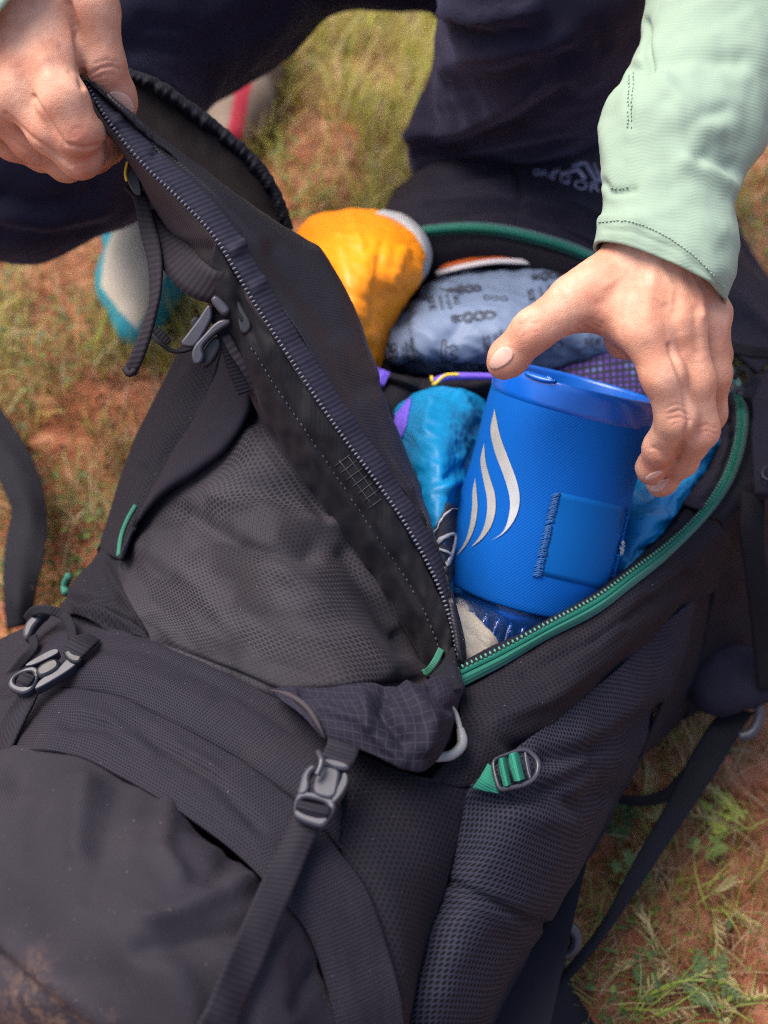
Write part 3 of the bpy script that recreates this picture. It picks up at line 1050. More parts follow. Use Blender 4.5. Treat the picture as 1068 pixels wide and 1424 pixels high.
patch('mesh_pocket', rows, M['mesh'], pack, nu=120, nv=140, thick=.002, wr=[(30, 8, 18, .003), (10, 26, 40, .0009)],
      feats=[([(622, 1226), (680, 1252), (730, 1278), (775, 1293)], 6, -.0035), ([(618, 1240), (675, 1266), (720, 1290)], 8, .001),
             ([(640, 1120), (700, 1110), (760, 1100), (830, 1070)], 12, -.004), ([(740, 1085), (800, 1120), (850, 1100)], 12, -.004),
             ([(760, 1055), (850, 1040), (920, 990)], 14, -.007), ([(720, 1130), (800, 1150)], 14, .003)], keep='mesh')
0 and webbing('elastic_cord', [P(622, 1226, .277), P(680, 1253, .279), P(730, 1278, .266), P(770, 1293, .224), P(786, 1298, .19)], .0030, M['webplain'], pack, thick=.0015)

# side fabric between zip and mesh
ZL = [(640, 957, .290), (700, 926, .285), (760, 890, .282), (830, 854, .274), (880, 816, .268), (930, 775, .259), (985, 719, .246), (1018, 672, .241), (1036, 622, .238), (1041, 575, .236), (1032, 535, .235), (1014, 500, .236)]
ZT = [(638, 932, .293), (700, 902, .289), (760, 870, .286), (830, 832, .279), (880, 795, .272), (930, 757, .262), (975, 714, .250), (1008, 664, .244), (1024, 615, .241), (1027, 572, .240), (1018, 534, .239), (1002, 498, .240)]
rows = [up(ZL[:7], -.001),
        [(640, 985, .296), (705, 955, .294), (770, 920, .286), (840, 880, .276), (895, 840, .263), (950, 795, .246), (1005, 735, .236)],
        [(640, 1030, .302), (705, 1000, .300), (780, 955, .286), (850, 905, .266), (910, 855, .243), (970, 800, .222), (1020, 760, .205)],
        [(620, 1080, .306), (668, 1072, .302), (745, 1018, .283), (830, 955, .254), (890, 900, .229), (950, 845, .200), (1020, 800, .175)]]
rows[-1] = [(600, 1082, .308), (655, 1092, .300), (735, 1035, .282), (830, 961, .251), (895, 900, .226), (962, 842, .196), (1030, 800, .165)]
patch('side_fabric', rows, M['ripstop'], pack, nu=120, nv=50, thick=.002, wr=[(20, 12, 22, .0018), (-30, 30, 50, .0007)],
      feats=[([(730, 935), (830, 890), (900, 835)], 9, -.003), ([(690, 1000), (760, 975), (850, 915), (940, 830)], 9, .0022), ([(650, 1010), (720, 1040)], 10, -.003),
             ([(875, 865), (955, 800)], 7, -.003)], keep='side')
rows = [up(ZL[6:11], -.002),
        [(1005, 738, .232), (1045, 690, .225), (1066, 625, .222), (1072, 570, .222), (1062, 520, .225)],
        [(990, 830, .175), (1040, 790, .165), (1070, 720, .165), (1090, 640, .16), (1095, 560, .16)],
        [(965, 945, .085), (1010, 915, .075), (1060, 860, .06), (1090, 760, .05), (1110, 660, .05)],
        [(950, 1000, .02), (1000, 970, .015), (1055, 900, .01), (1090, 800, .01), (1120, 700, .01)]]
patch('upper_side_fabric', rows, M['plain'], pack, nu=60, nv=60, thick=.002, wr=[(40, 10, 20, .003)], keep='upside')
rows = [[(960, 836, .199), (975, 830, .19), (990, 828, .176)],
        [(940, 930, .165), (955, 940, .13), (968, 945, .085)],
        [(890, 1055, .125), (920, 1030, .07), (950, 1000, .02)]]
patch('lower_side_gore', rows, M['plain'], pack, nu=20, nv=30, thick=.002)

# zips of the main opening
def teeth(name, pts, mat, parent, step=.0034, r=(.0017, .0009, .0012), hint=(0, -.5, .85)):
    p = np.asarray(pts)
    L = np.linalg.norm(np.diff(p, axis=0), axis=1).sum()
    n = int(L / step)
    p = cr(p, n)
    T = np.gradient(p, axis=0); T /= np.linalg.norm(T, axis=1)[:, None]
    S = np.cross(T, np.asarray(hint, float)); S /= np.linalg.norm(S, axis=1)[:, None]
    Nn = np.cross(S, T)
    a = [(1, 0, 0), (.5, .87, 0), (-.5, .87, 0), (-1, 0, 0), (-.5, -.87, 0), (.5, -.87, 0), (0, 0, 1), (0, 0, -1)]
    vv, ff = [], []
    for i in range(n):
        k = len(vv)
        for x, y, z in a: vv.append(p[i] + S[i] * x * r[0] + T[i] * y * r[1] + Nn[i] * z * r[2])
        for q in range(6):
            ff.append((k + q, k + (q + 1) % 6, k + 6)); ff.append((k + (q + 1) % 6, k + q, k + 7))
    return mesh_obj(name, vv, ff, mat, parent, kind='stuff')

mid_t = [((a[0] + b[0]) / 2, (a[1] + b[1]) / 2, max(a[2], b[2]) + .002) for a, b in zip(ZT, ZL)]
patch('green_zip_tape', [up(ZT, .000), mid_t, up(ZL, .0015)], M['green'], pack, nu=200, nv=12, thick=.0015, keep='ztape')
tz = PL([(x - 1, y - 2, z + .0015) for x, y, z in ZT])
teeth('green_zip_teeth', tz, M['gteeth'], pack)
tube('green_zip_coil', PL([(a[0] * .8 + b[0] * .2, a[1] * .8 + b[1] * .2, a[2] + .002) for a, b in zip(ZT, ZL)]), .0013, M['greendk'], pack, n=160, seg=6)
ZB = [(566, 335, .270), (600, 329, .274), (650, 326, .277), (700, 330, .279), (760, 344, .279), (812, 362, .276), (860, 385, .27), (905, 415, .26), (960, 460, .25), (1002, 498, .243)]
ZBo = [(x + (3 if x < 850 else 10), y - 17 if x < 850 else y - 12, z + .004) for x, y, z in ZB]
patch('green_zip_tape', [up(ZB, 0), mid(ZB, ZBo, .5, .004), ZBo], M['green'], pack, nu=120, nv=10, thick=.0015)
tube('green_zip_coil', PL(mid(ZB, ZBo, .45, .006)), .0016, M['greendk'], pack, n=120, seg=6)

# lining of the opening and the dark compartment
ring = ZT + [(q[0], q[1], q[2]) for q in ZB[::-1]] + [(545, 370, .26), (530, 450, .25), (540, 560, .26), (560, 680, .27), (590, 800, .285), (615, 890, .292)]
R0 = PL(ring)
cx = R0.mean(0)
n_r = 160
q0 = cr(np.vstack([R0, R0[:1]]), n_r)
rings = [q0]
for t, dz in ((.035, -.004), (.07, -.018), (.10, -.05), (.14, -.10)):
    q = q0 + (cx - q0) * t
    q[:, 2] = np.maximum(q0[:, 2] + dz, .158)
    rings.append(q)
qf = q0 + (cx - q0) * .5; qf[:, 2] = .158; rings.append(qf)
qf = q0 + (cx - q0) * .98; qf[:, 2] = .157; rings.append(qf)
surf('opening_lining', cru(np.stack(rings), 50), M['plain'], pack, thick=.001, wr=[(0, 40, 30, .0012)])

# inner lip of dark cloth on the right of the opening
rows = [[(975, 712, .250), (1004, 664, .242), (1019, 615, .238), (1020, 572, .236), (1012, 534, .235)],
        [(958, 704, .252), (993, 657, .244), (1009, 610, .240), (1011, 572, .238), (1005, 538, .236)],
        [(944, 700, .238), (980, 652, .232), (999, 607, .228), (1003, 573, .226), (997, 541, .224)]]
patch('opening_lip', rows, M['twill'], pack, nu=60, nv=16, thick=.002, wr=[(0, 50, 30, .002)])
rows = [[(700, 898, .286), (760, 866, .280), (830, 828, .269), (880, 790, .261), (930, 752, .254), (975, 709, .247)],
        [(701, 894, .28), (761, 863, .274), (829, 823, .267), (877, 785, .260), (922, 745, .252), (958, 706, .246)],
        [(703, 900, .25), (763, 870, .244), (829, 828, .238), (875, 784, .232), (916, 742, .224), (946, 704, .218)]]
patch('opening_lip', rows, M['plain'], pack, nu=60, nv=10, thick=.0015)

# far end: lid cloth with seams and embroidered logo
rows = [up(ZBo, -.002) + [(1055, 520, .225)],
        [(548, 306, .262), (590, 292, .272), (645, 288, .28), (705, 291, .286), (775, 302, .288), (832, 322, .286), (888, 348, .278), (938, 380, .268), (992, 418, .252), (1042, 450, .235), (1090, 480, .21)],
        [(535, 284, .245), (582, 262, .266), (645, 248, .280), (705, 246, .288), (775, 252, .292), (838, 268, .290), (898, 292, .280), (950, 322, .268), (1002, 360, .25), (1060, 405, .22), (1115, 450, .18)],
        [(552, 262, .20), (592, 232, .235), (645, 215, .255), (705, 208, .268), (775, 208, .275), (838, 216, .275), (898, 236, .265), (950, 262, .25), (1008, 305, .228), (1052, 372, .19), (1112, 440, .14)],
        [(562, 258, .12), (600, 228, .15), (650, 210, .17), (705, 200, .18), (775, 199, .19), (842, 205, .19), (905, 222, .18), (960, 250, .165), (1018, 300, .15), (1058, 375, .12), (1118, 440, .08)],
        [(562, 268, .01), (600, 240, .01), (650, 225, .01), (705, 216, .01), (775, 215, .01), (842, 220, .01), (905, 238, .01), (960, 266, .01), (1018, 315, .01), (1055, 390, .01), (1115, 450, .01)]]
patch('lid', rows, M['lid'], pack, nu=130, nv=90, thick=.002, wr=[(0, 7, 16, .004), (10, 20, 36, .0012)],
      feats=[([(708, 200), (716, 240), (724, 282)], 4, -.004), ([(585, 305), (700, 293), (790, 305)], 9, -.005), ([(600, 283), (690, 275), (727, 281), (800, 290), (850, 312)], 8, .005),
             ([(730, 296), (790, 316), (850, 345)], 5, .004), ([(560, 290), (620, 262), (700, 262)], 10, .003), ([(600, 250), (700, 232)], 10, -.003)], keep='lid')
L = []
for ch, x, y, h, a in (('G', 746, 241, 8, 2), ('R', 757, 242.5, 8.5, 6), ('E', 768, 245.5, 9.5, 12), ('G', 785, 250.5, 11.5, 18), ('O', 807, 259, 12.5, 14), ('R', 826, 262, 12.5, 2), ('Y', 845, 260, 12.5, -8)):
    L.append(glyphs(ch, x, y, h, a, 1.5))
L.append(stroke([(768, 241), (806, 228.5), (814, 228.5), (828, 252), (842, 252)], 5))
L.append(stroke([(779, 243), (799, 237.5), (804, 238), (813, 250)], 5))
L.append(stroke([(824, 229), (833, 247), (842, 250)], 4.5))
v, f = join_vf(L)
decal('logo', v, f, 'lid', M['logo'], pack, off=.0012, thick=.0008, kind='stuff')

# ------------------------------------------------ the lifted flap
FZ = [(116, 112, 10.702), (134, 145, 10.699), (158, 182, 10.697), (200, 232, 10.697), (250, 280, 10.698), (300, 335, 10.698), (352, 422, 10.700), (430, 542, 10.705), (478, 612, 10.710), (520, 668, 10.715), (560, 726, 10.719), (592, 782, 10.722), (612, 825, 10.724), (626, 868, 10.725), (633, 905, 10.724), (638, 942, 10.722)]
FZa = np.array(FZ)
def sh(c, dx, dy, dd): return [(x + dx, y + dy, z + dd) for x, y, z in c]
# outer grey upper part, from the zip down to the webbing
fzu = cr(FZa[:8], 8)
lo = [(115, 116, 10.703), (130, 158, 10.704), (164, 205, 10.708), (190, 245, 10.716), (218, 296, 10.728), (250, 345, 10.732), (285, 402, 10.734), (318, 470, 10.736)]
rows = [[tuple(q) for q in fzu], mid([tuple(q) for q in fzu], lo, .5, -.004), lo, sh(lo, 22, 0, .05)]
patch('flap_outer_panel', rows, M['flapgrey'], pack, nu=90, nv=30, thick=.0015, wr=[(20, 14, 24, .0016)],
      feats=[([(240, 345), (290, 350), (330, 400)], 12, -.003)])
# zip tape on the inner side of the flap and the flap's inner face
nrm = np.gradient(FZa[:, :2], axis=0); nrm /= np.linalg.norm(nrm, axis=1)[:, None]
nrm = np.stack([nrm[:, 1], -nrm[:, 0]], -1)
def offs(c, k, w, dd): return [(p[0] + n[0] * w, p[1] + n[1] * w, p[2] + dd) for p, n in zip(np.asarray(c), k)]
wid = np.interp(np.arange(16), [0, 2, 4, 8, 11, 13, 15], [10, 27, 33, 30, 22, 12, 4])
T1 = [(p[0] + n[0] * w, p[1] + n[1] * w, p[2] + .006) for p, n, w in zip(FZa, nrm, wid)]
patch('flap_zip_tape', [sh(FZ, 0, 0, -.0005), mid(FZ, T1, .5, -.003), T1], M['tape'], pack, nu=220, nv=14, thick=.0012,
      wr=[(0, 50, 10, .0009)], feats=[([(215, 215), (228, 198)], 5, -.002), ([(170, 160), (160, 172)], 6, .002), ([(325, 350), (342, 335)], 7, .003), ([(355, 400), (372, 385)], 8, .002)])
teeth('flap_zip_teeth', np.array([P(x + n[0] * 2, y + n[1] * 2, z - .0022) for (x, y, z), n in zip(FZ, nrm)]), M['teeth'], pack, step=.0027, r=(.0016, .00085, .0011), hint=-FWD)
CRa = cr(np.array([(119, 110, 10.704), (150, 134, 10.703), (194, 166, 10.712), (262, 214, 10.735), (335, 272, 10.745), (412, 330, 10.765), (458, 372, 10.775), (500, 470, 10.77), (532, 560, 10.765), (562, 640, 10.76), (592, 722, 10.752), (612, 800, 10.742), (626, 850, 10.734), (634, 900, 10.727)]), 16)
T1r = cr(np.array(T1), 16)
row_m = mid(T1r, CRa, .55, -.010)
back = [(p[0] - 26 * min(1, i / 4), p[1] + 14, p[2] + .055 * min(1, (i + 1) / 5)) for i, p in enumerate(CRa)]
patch('flap_inner_face', [sh(T1, -1, 1, .001), mid(T1r, CRa, .2, -.003), row_m, [tuple(q) for q in CRa], back], M['flapin'], pack, nu=150, nv=50, thick=.0015,
      wr=[(30, 7, 14, .003), (0, 24, 30, .001)],
      feats=[([(440, 350), (470, 420), (520, 520)], 14, .003), ([(470, 480), (540, 600), (570, 680)], 12, .003), ([(380, 350), (440, 430), (500, 540)], 14, -.004)], keep='flapin')
# gusset behind, gathered into a ruffled hem
lowg = [(150, 160, 10.775), (186, 190, 10.775), (244, 240, 10.78), (318, 300, 10.79), (398, 356, 10.81), (415, 372, 10.82)]
hemg = [(172, 104, 10.80), (214, 118, 10.80), (280, 165, 10.81), (335, 210, 10.82), (378, 262, 10.83), (402, 326, 10.84)]
patch('flap_gusset', [lowg, mid(lowg, hemg, .5, .012), hemg], M['gusset'], pack, nu=90, nv=30, thick=.0015, wr=[(0, 16, 10, .003), (40, 40, 20, .0012)])
hg = cr(np.array(hemg), 120)
ruf = []
rufn = perlin(np.stack([np.arange(120) * .42, np.full(120, 2.5), np.full(120, .3)], -1)) * 1.3
for t in np.linspace(-1, 1, 9):
    k = np.arange(120)
    o = 11 + 2.2 * perlin(np.stack([k * .31, k * 0, k * 0 + .5], -1))
    ruf.append([P(x + .55 * o[i] * t, y - .80 * o[i] * t, z - .006 * math.cos(t * 1.5) + .0026 * rufn[i] * (1 - .3 * t)) for i, (x, y, z) in enumerate(hg)])
surf('ruffled_hem', np.array(ruf), M['ruffle'], pack, thick=.003)

# honeycomb panel
J_L = [(288, 425, 10.726), (322, 500, 10.727), (352, 566, 10.728), (400, 640, 10.730), (450, 706, 10.733), (508, 790, 10.736), (556, 862, 10.738), (588, 922, 10.737), (606, 960, 10.730), (622, 975, 10.722)]
rows = [[(318, 492, .358), (322, 494, .358), (326, 498, 10.731)],
        [(335, 560, .353), (345, 560, .358), (358, 568, 10.731)],
        [(280, 655, .325), (345, 640, .352), (408, 646, 10.733)],
        [(205, 712, .288), (320, 700, .336), (458, 708, 10.736)],
        [(163, 782, .268), (300, 770, .326), (400, 766, .346), (514, 790, 10.739)],
        [(185, 842, .277), (300, 850, .318), (430, 850, .338), (562, 862, 10.741)],
        [(210, 888, .296), (300, 920, .315), (400, 955, .326), (500, 950, .328), (594, 920, 10.741)],
        [(212, 900, .290), (300, 945, .300), (400, 985, .306), (500, 985, .306), (600, 960, .29)]]
patch('flap_front_panel', rows, M['honey'], pack, nu=140, nv=140, thick=.002,
      wr=[(20, 6, 12, .0035), (60, 16, 26, .0012)], uvrot=.35,
      feats=[([(255, 715), (330, 760), (430, 770)], 16, -.007), ([(300, 690), (400, 720), (470, 730)], 14, .004), ([(200, 760), (260, 800), (330, 880)], 18, .004),
             ([(480, 770), (520, 830), (560, 900)], 14, -.005), ([(400, 800), (480, 860), (540, 930)], 14, .003), ([(340, 570), (390, 640), (450, 720)], 9, -.005), ([(560, 880), (590, 915)], 8, -.004),
             ([(215, 890), (300, 925), (392, 965), (500, 958), (590, 945)], 5, -.003)], keep='honey')

# placket beside the zip
fz2 = cr(FZa[5:], 10)
fz2 = [(q[0] - 1, q[1] + 1, q[2] + .0008) for q in fz2]
jl = cr(np.array([P(*q) for q in J_L]), 10)
Zr = cr(np.array([P(*q) for q in fz2]), 110)
Jr = cr(jl, 110)
G = np.stack([Zr * (1 - t) + Jr * t + (-FWD * .007 * math.sin(math.pi * t))[None] for t in np.linspace(0, 1, 26)], 0)
surf('flap_placket', G, M['placket'], pack, thick=.002, wr=[(0, 26, 26, .0026), (20, 70, 90, .0012)],
     feats=[([(330, 420), (375, 520), (430, 610), (480, 680), (540, 770), (590, 850), (612, 920)], 6, -.0022)], keep='placket')
def stitches(name, poly, key, mat, parent, step=6.5, dash=4.2, w=1.8, off=.0008):
    p = np.asarray(poly, float)
    L = np.linalg.norm(np.diff(p, axis=0), axis=1).sum()
    n = int(L / 1.0)
    c = cr(np.c_[p, np.zeros(len(p))], n)[:, :2]
    parts = []
    k = max(2, int(step))
    for i in range(0, n - k, k):
        a_ = c[[i, min(n - 1, i + int(dash))]] + rng.normal(size=2) * .35
        if rng.rand() < .93: parts.append(stroke(a_, w * rng.uniform(.7, 1.15)))
    v, f = join_vf(parts)
    return decal(name, v, f, key, mat, parent, off=off, thick=.0006, kind='stuff')
stitches('placket_stitching', [(345, 475), (385, 540), (430, 605), (470, 665), (520, 740), (562, 800), (595, 860), (612, 905)], ['placket'], M['stitch'], pack, step=9, dash=5, w=1.4)
0 and stitches('placket_stitching', [(352, 540), (400, 618), (450, 690), (505, 765), (548, 835), (585, 905)], ['placket', 'honey'], M['stitchd'], pack, step=7, dash=4, w=2.2)
# grid of taped ripstop showing through
gp = []
for a, b in (((472, 640), (520, 705)), ((484, 634), (527, 695))): gp.append(stroke(np.linspace(a, b, 8), 1.0))
for t in np.linspace(0, 1, 7): gp.append(stroke([(466 + 48 * t, 648 + 58 * t), (487 + 48 * t, 632 + 58 * t)], 1.0, 5))
v, f = join_vf(gp)
decal('seam_tape_grid', v, f, 'placket', M['stitch'], pack, off=.0006, thick=.0004, kind='stuff')

# left side of the flap: twill fold and ripstop gore
HF = [(312, 470, .372), (300, 520, .352), (272, 580, .330), (238, 630, .308), (208, 685, .288), (184, 735, .276), (166, 778, .269)]
HL = [(330, 490, .372), (352, 556, .368), (318, 622, .346), (265, 664, .322), (222, 690, .300), (190, 728, .283), (168, 779, .270)]
patch('flap_twill_fold', [up(HF, .001), mid(HF, HL, .35, .010), mid(HF, HL, .75, .012), up(HL, .004), mid(HF, HL, .9, -.006)], M['twill'], pack, nu=90, nv=40, thick=.0015,
      wr=[(0, 14, 20, .0016)], feats=[([(300, 590), (240, 660), (200, 720)], 10, .002)], keep='twill')
HO = [(258, 478, .330), (222, 545, .296), (190, 605, .272), (168, 658, .255), (152, 710, .242), (136, 765, .230)]
HFs = [tuple(q) for q in cr(np.array(HF), 6)]
under = [drop((x, y, z), .012, .02) for x, y, z in HO]
und0 = [drop((x, y, z), z - .06, -.004) for x, y, z in HO]
patch('flap_side_gore', [under, und0, HO, mid(HO, HFs, .5, .010), up(HFs, -.003)], M['ripstop'], pack, nu=80, nv=50, thick=.0015, wr=[(10, 12, 20, .002)],
      feats=[([(290, 470), (240, 560), (200, 640)], 8, .002)], keep='gore')
rows = [[drop(q, .012, .01) for q in ((140, 764, .238), (104, 812, .236), (80, 856, .236))],
        [drop(q, .18, -.004) for q in ((140, 764, .238), (104, 812, .236), (80, 856, .236))],
        [(140, 764, .238), (104, 812, .236), (80, 856, .236)],
        [(158, 776, .258), (150, 820, .264), (130, 864, .276)],
        [(170, 786, .268), (192, 845, .276), (216, 893, .294)],
        [(172, 800, .255), (196, 860, .262), (218, 900, .280)]]
patch('corner_gore', rows, M['ripstop'], pack, nu=60, nv=60, thick=.002, wr=[(30, 20, 30, .0025)],
      feats=[([(110, 850), (150, 855), (200, 885)], 7, .006), ([(100, 835), (160, 835), (195, 860)], 7, -.005), ([(150, 790), (185, 850)], 8, .003), ([(95, 870), (150, 866), (215, 893)], 4, -.004)], keep='corner')
tube('green_piping', PL([(189, 703, .284), (178, 722, .280), (169, 746, .274), (165, 774, .270)]), .0017, M['greentop'], pack, n=24)

# folded lower corner of the flap
rows = [[(378, 958, .326), (440, 956, .330), (510, 950, .333), (575, 948, .333), (612, 938, .325), (640, 930, .300)],
        [(388, 970, .338), (450, 972, .343), (520, 972, .348), (585, 972, .346), (622, 965, .334), (646, 955, .308)],
        [(420, 995, .342), (475, 998, .348), (535, 1005, .352), (592, 1008, .348), (622, 1000, .336), (640, 985, .312)],
        [(440, 1018, .341), (495, 1032, .345), (550, 1050, .347), (588, 1052, .342), (612, 1036, .332), (628, 1010, .314)],
        [(446, 1026, .336), (505, 1046, .340), (556, 1068, .341), (582, 1074, .336), (604, 1060, .326), (622, 1030, .31)],
        [(450, 1020, .318), (505, 1035, .318), (550, 1045, .316), (575, 1050, .314), (596, 1040, .31), (612, 1020, .305)]]
patch('flap_corner', rows, M['ripgrid'], pack, nu=100, nv=70, thick=.002, wr=[(20, 12, 20, .0022), (-30, 40, 40, .0005)],
      feats=[([(420, 965), (500, 960), (590, 945)], 5, -.004), ([(535, 960), (530, 990), (560, 1030)], 9, -.006), ([(505, 965), (515, 1010)], 8, .004), ([(565, 960), (600, 1000), (590, 1040)], 9, .004), ([(600, 960), (625, 985)], 8, -.004),
             ([(450, 985), (500, 1000), (560, 1060)], 7, .003)], keep='fcorner')
tube('corner_edge_fold', PL([(378, 960, .330), (405, 968, .340), (428, 985, .346), (444, 1010, .346), (452, 1028, .342)]), np.interp(np.arange(30), [0, 8, 22, 29], [.0005, .0015, .0015, .0005]), M['flapgrey'], pack, n=30)
rows = [[(598, 935, 10.735), (628, 900, 10.724), (636, 920, 10.722)], [(600, 950, .328), (625, 935, .318), (640, 940, .300)], [(608, 965, .336), (632, 960, .325), (648, 958, .300)]]
patch('flap_zip_end', rows, M['placket'], pack, nu=20, nv=20, thick=.002)
webbing('green_pull_tab', PL([(614, 902, 10.722), (606, 918, 10.714), (596, 932, 10.715), (588, 936, 10.722)]), .0040, M['greentop'], pack, thick=.0022)

# zip puller: cord and grey moulded end
tube('zip_puller_cord', PL([(618, 975, .330), (632, 990, .322), (639, 1010, .318), (640, 1022, .318)]), .0016, M['greyplastic'], pack, n=20)
tube('zip_puller', PL([(640, 1014, .318), (643, 1030, .318), (640, 1040, .318), (628, 1050, .318), (612, 1053, .319), (598, 1054, .320)]), np.interp(np.arange(40), [0, 6, 30, 39], [.0022, .0029, .0027, .0022]), M['greyplastic'], pack, n=40, seg=10)

# ------------------------------------------------ straps and buckles
def strap_lr(name, lpts, rpts, mat, thick=.0018, n=90, **k):
    return patch(name, [lpts, mid([tuple(q) for q in cr(np.array(lpts), len(lpts))], [tuple(q) for q in cr(np.array(rpts), len(lpts))], .5, .0008), rpts], mat, pack, nu=n, nv=9, thick=thick, **k)
# front compression strap
strap_lr('compression_strap', [(408, 1132, .341), (385, 1180, .341), (350, 1255, .352), (318, 1330, .362), (290, 1395, .356), (270, 1440, .352), (235, 1530, .315), (180, 1700, .16)],
         [(447, 1146, .341), (428, 1190, .340), (398, 1262, .346), (367, 1340, .352), (340, 1405, .346), (324, 1450, .340), (292, 1540, .30), (240, 1710, .15)], M['web'], n=220)
strap_lr('strap_anchor', [(456, 1026, .346), (454, 1036, .347), (448, 1048, .350), (442, 1060, .348)], [(500, 1040, .346), (497, 1050, .347), (492, 1060, .350), (485, 1072, .348)], M['web'], n=40)
bk = empty('side_release_buckle', P(446, 1090, .345), None, None); bk.parent = pack; bk.location = P(446, 1090, .345) - wloc(pack)
bz = lambda x, y: .349
plate('buckle_frame', [(407, 1128), (411, 1102), (424, 1098), (455, 1104), (468, 1114), (465, 1128), (453, 1146), (445, 1150), (412, 1138)], bz, .006, M['plastic'], bk,
      inner=[(415, 1122), (417, 1112), (425, 1108), (450, 1114), (458, 1121), (455, 1130), (448, 1137), (420, 1129)], bevel=.0016, n=48)
plate('buckle_tongue', [(446, 1062), (474, 1068), (472, 1084), (466, 1112), (440, 1106), (434, 1096), (438, 1080)], lambda x, y: .3505, .006, M['plastic'], bk, bevel=.0014)
plate('buckle_bar', [(450, 1050), (488, 1060), (484, 1072), (446, 1062)], lambda x, y: .351, .006, M['plastic'], bk, bevel=.0014)
plate('buckle_prong', [(436, 1060), (428, 1064), (420, 1074), (416, 1090), (412, 1104), (426, 1106), (432, 1092), (430, 1080), (434, 1072), (442, 1068)], lambda x, y: .3495, .0065, M['plastic'], bk, bevel=.0016, it=3)
plate('buckle_prong', [(484, 1074), (485, 1086), (480, 1098), (470, 1112), (462, 1118), (460, 1108), (468, 1094), (474, 1082), (476, 1072)], lambda x, y: .3495, .0065, M['plastic'], bk, bevel=.0016, it=3)
tube('buckle_thumb_rib', PL([(443, 1046, .354), (447, 1056, .357), (446, 1066, .3565), (441, 1078, .355)]), .0017, M['plastic'], bk, n=20)
strap_lr('buckle_webbing', [(413, 1112, .3495), (411, 1120, .351), (410, 1130, .3475)], [(461, 1122, .3495), (458, 1131, .351), (455, 1143, .3475)], M['web'], n=30)

# left buckle and its strap
strap_lr('side_strap', [(30, 955, .293), (18, 975, .292), (4, 1000, .282), (-10, 1030, .268), (-30, 1080, .23), (-80, 1200, .05)],
         [(54, 962, .293), (42, 985, .292), (28, 1012, .290), (12, 1045, .287), (-8, 1085, .27), (-60, 1200, .05)], M['web'], n=80)
b2 = empty('side_release_buckle', (0, 0, 0)); b2.parent = pack; b2.location = P(60, 930, .29) - wloc(pack)
z2 = lambda x, y: .298
plate('buckle_frame', [(10, 948), (18, 936), (44, 924), (56, 930), (50, 952), (40, 962), (28, 964), (12, 956)], z2, .006, M['plastic'], b2, inner=[(18, 946), (24, 938), (42, 932), (48, 937), (42, 948), (34, 954), (22, 952)], bevel=.0015, n=44)
plate('buckle_tongue', [(46, 928), (74, 912), (84, 918), (82, 930), (54, 944)], lambda x, y: .300, .007, M['plasticd'], b2, bevel=.002)
plate('buckle_prong', [(30, 926), (60, 908), (78, 900), (84, 906), (70, 914), (44, 926)], lambda x, y: .2985, .007, M['plastic'], b2, bevel=.0018)
plate('buckle_prong', [(44, 962), (70, 948), (96, 932), (108, 922), (112, 914), (104, 908), (92, 916), (80, 930), (54, 944)], lambda x, y: .2985, .007, M['plastic'], b2, bevel=.0018)
plate('buckle_bar', [(86, 904), (104, 902), (116, 910), (110, 922), (94, 918)], lambda x, y: .301, .007, M['plasticd'], b2, bevel=.002)
strap_lr('strap_anchor', [(86, 902, .300), (94, 892, .302), (104, 884, .300), (124, 880, .292)], [(110, 918, .300), (120, 908, .302), (130, 898, .300), (140, 890, .290)], M['web'], n=40)
strap_lr('buckle_webbing', [(22, 948, .298), (26, 940, .300), (34, 934, .298)], [(38, 956, .298), (44, 948, .300), (50, 940, .298)], M['web'], n=24)
# second small buckle behind it, with cords
plate('cord_lock_bar', [(30, 880), (34, 864), (52, 848), (66, 842), (70, 848), (56, 860), (46, 872), (42, 884), (34, 888)], lambda x, y: .262, .008, M['plastic'], pack, bevel=.002)
webbing('loose_cord', PL([(36, 862, .258), (46, 850, .266), (66, 848, .27), (88, 856, .27), (98, 872, .28), (100, 886, .29)]), .006, M['webplain'], pack)
webbing('loose_cord', PL([(44, 884, .262), (46, 900, .268), (30, 920, .262), (8, 946, .24), (-20, 970, .2)]), .006, M['webplain'], pack)
webbing('loose_cord', PL([(40, 905, .235), (15, 922, .225), (-8, 940, .21), (-30, 960, .18)]), .010, M['webplain'], pack)

# ladder-lock with green webbing on the mesh pocket
ld = empty('ladder_lock_buckle', (0, 0, 0)); ld.parent = pack; ld.location = P(710, 1070, .30) - wloc(pack)
zl = lambda x, y: .309 - (x - 710) * .00010 + (1070 - y) * .00005
s7 = lambda l: [(640 + x / 6.675, 1000 + y / 6.675) for x, y in l]
plate('ladder_frame', s7([(290, 400), (330, 345), (440, 305), (560, 262), (640, 268), (705, 320), (757, 385), (745, 500), (695, 575), (600, 625), (480, 650), (400, 668), (355, 650), (325, 560)]), zl, .0035, M['plastic'], ld,
      inner=s7([(315, 405), (345, 368), (440, 335), (560, 295), (625, 300), (675, 345), (717, 395), (708, 490), (665, 545), (590, 585), (480, 612), (400, 632), (378, 620), (350, 545)]), bevel=.0011, n=56)
plate('ladder_bar', s7([(588, 300), (622, 300), (668, 540), (640, 560)]), lambda x, y: zl(x, y) - .0006, .003, M['plastic'], ld, bevel=.0009, it=1)
def p7(l, dz=0): return [(640 + x / 6.675, 1000 + y / 6.675, zl(640 + x / 6.675, 1000 + y / 6.675) + dz + h) for x, y, h in l]
patch('green_webbing', [p7([(345, 375, -.003), (365, 500, -.003), (400, 632, -.003)]), p7([(385, 358, .002), (410, 490, .002), (440, 618, .002)]), p7([(428, 352, -.003), (450, 480, -.003), (478, 606, -.003)])], M['greenweb'], ld, nu=40, nv=14, thick=.0014)
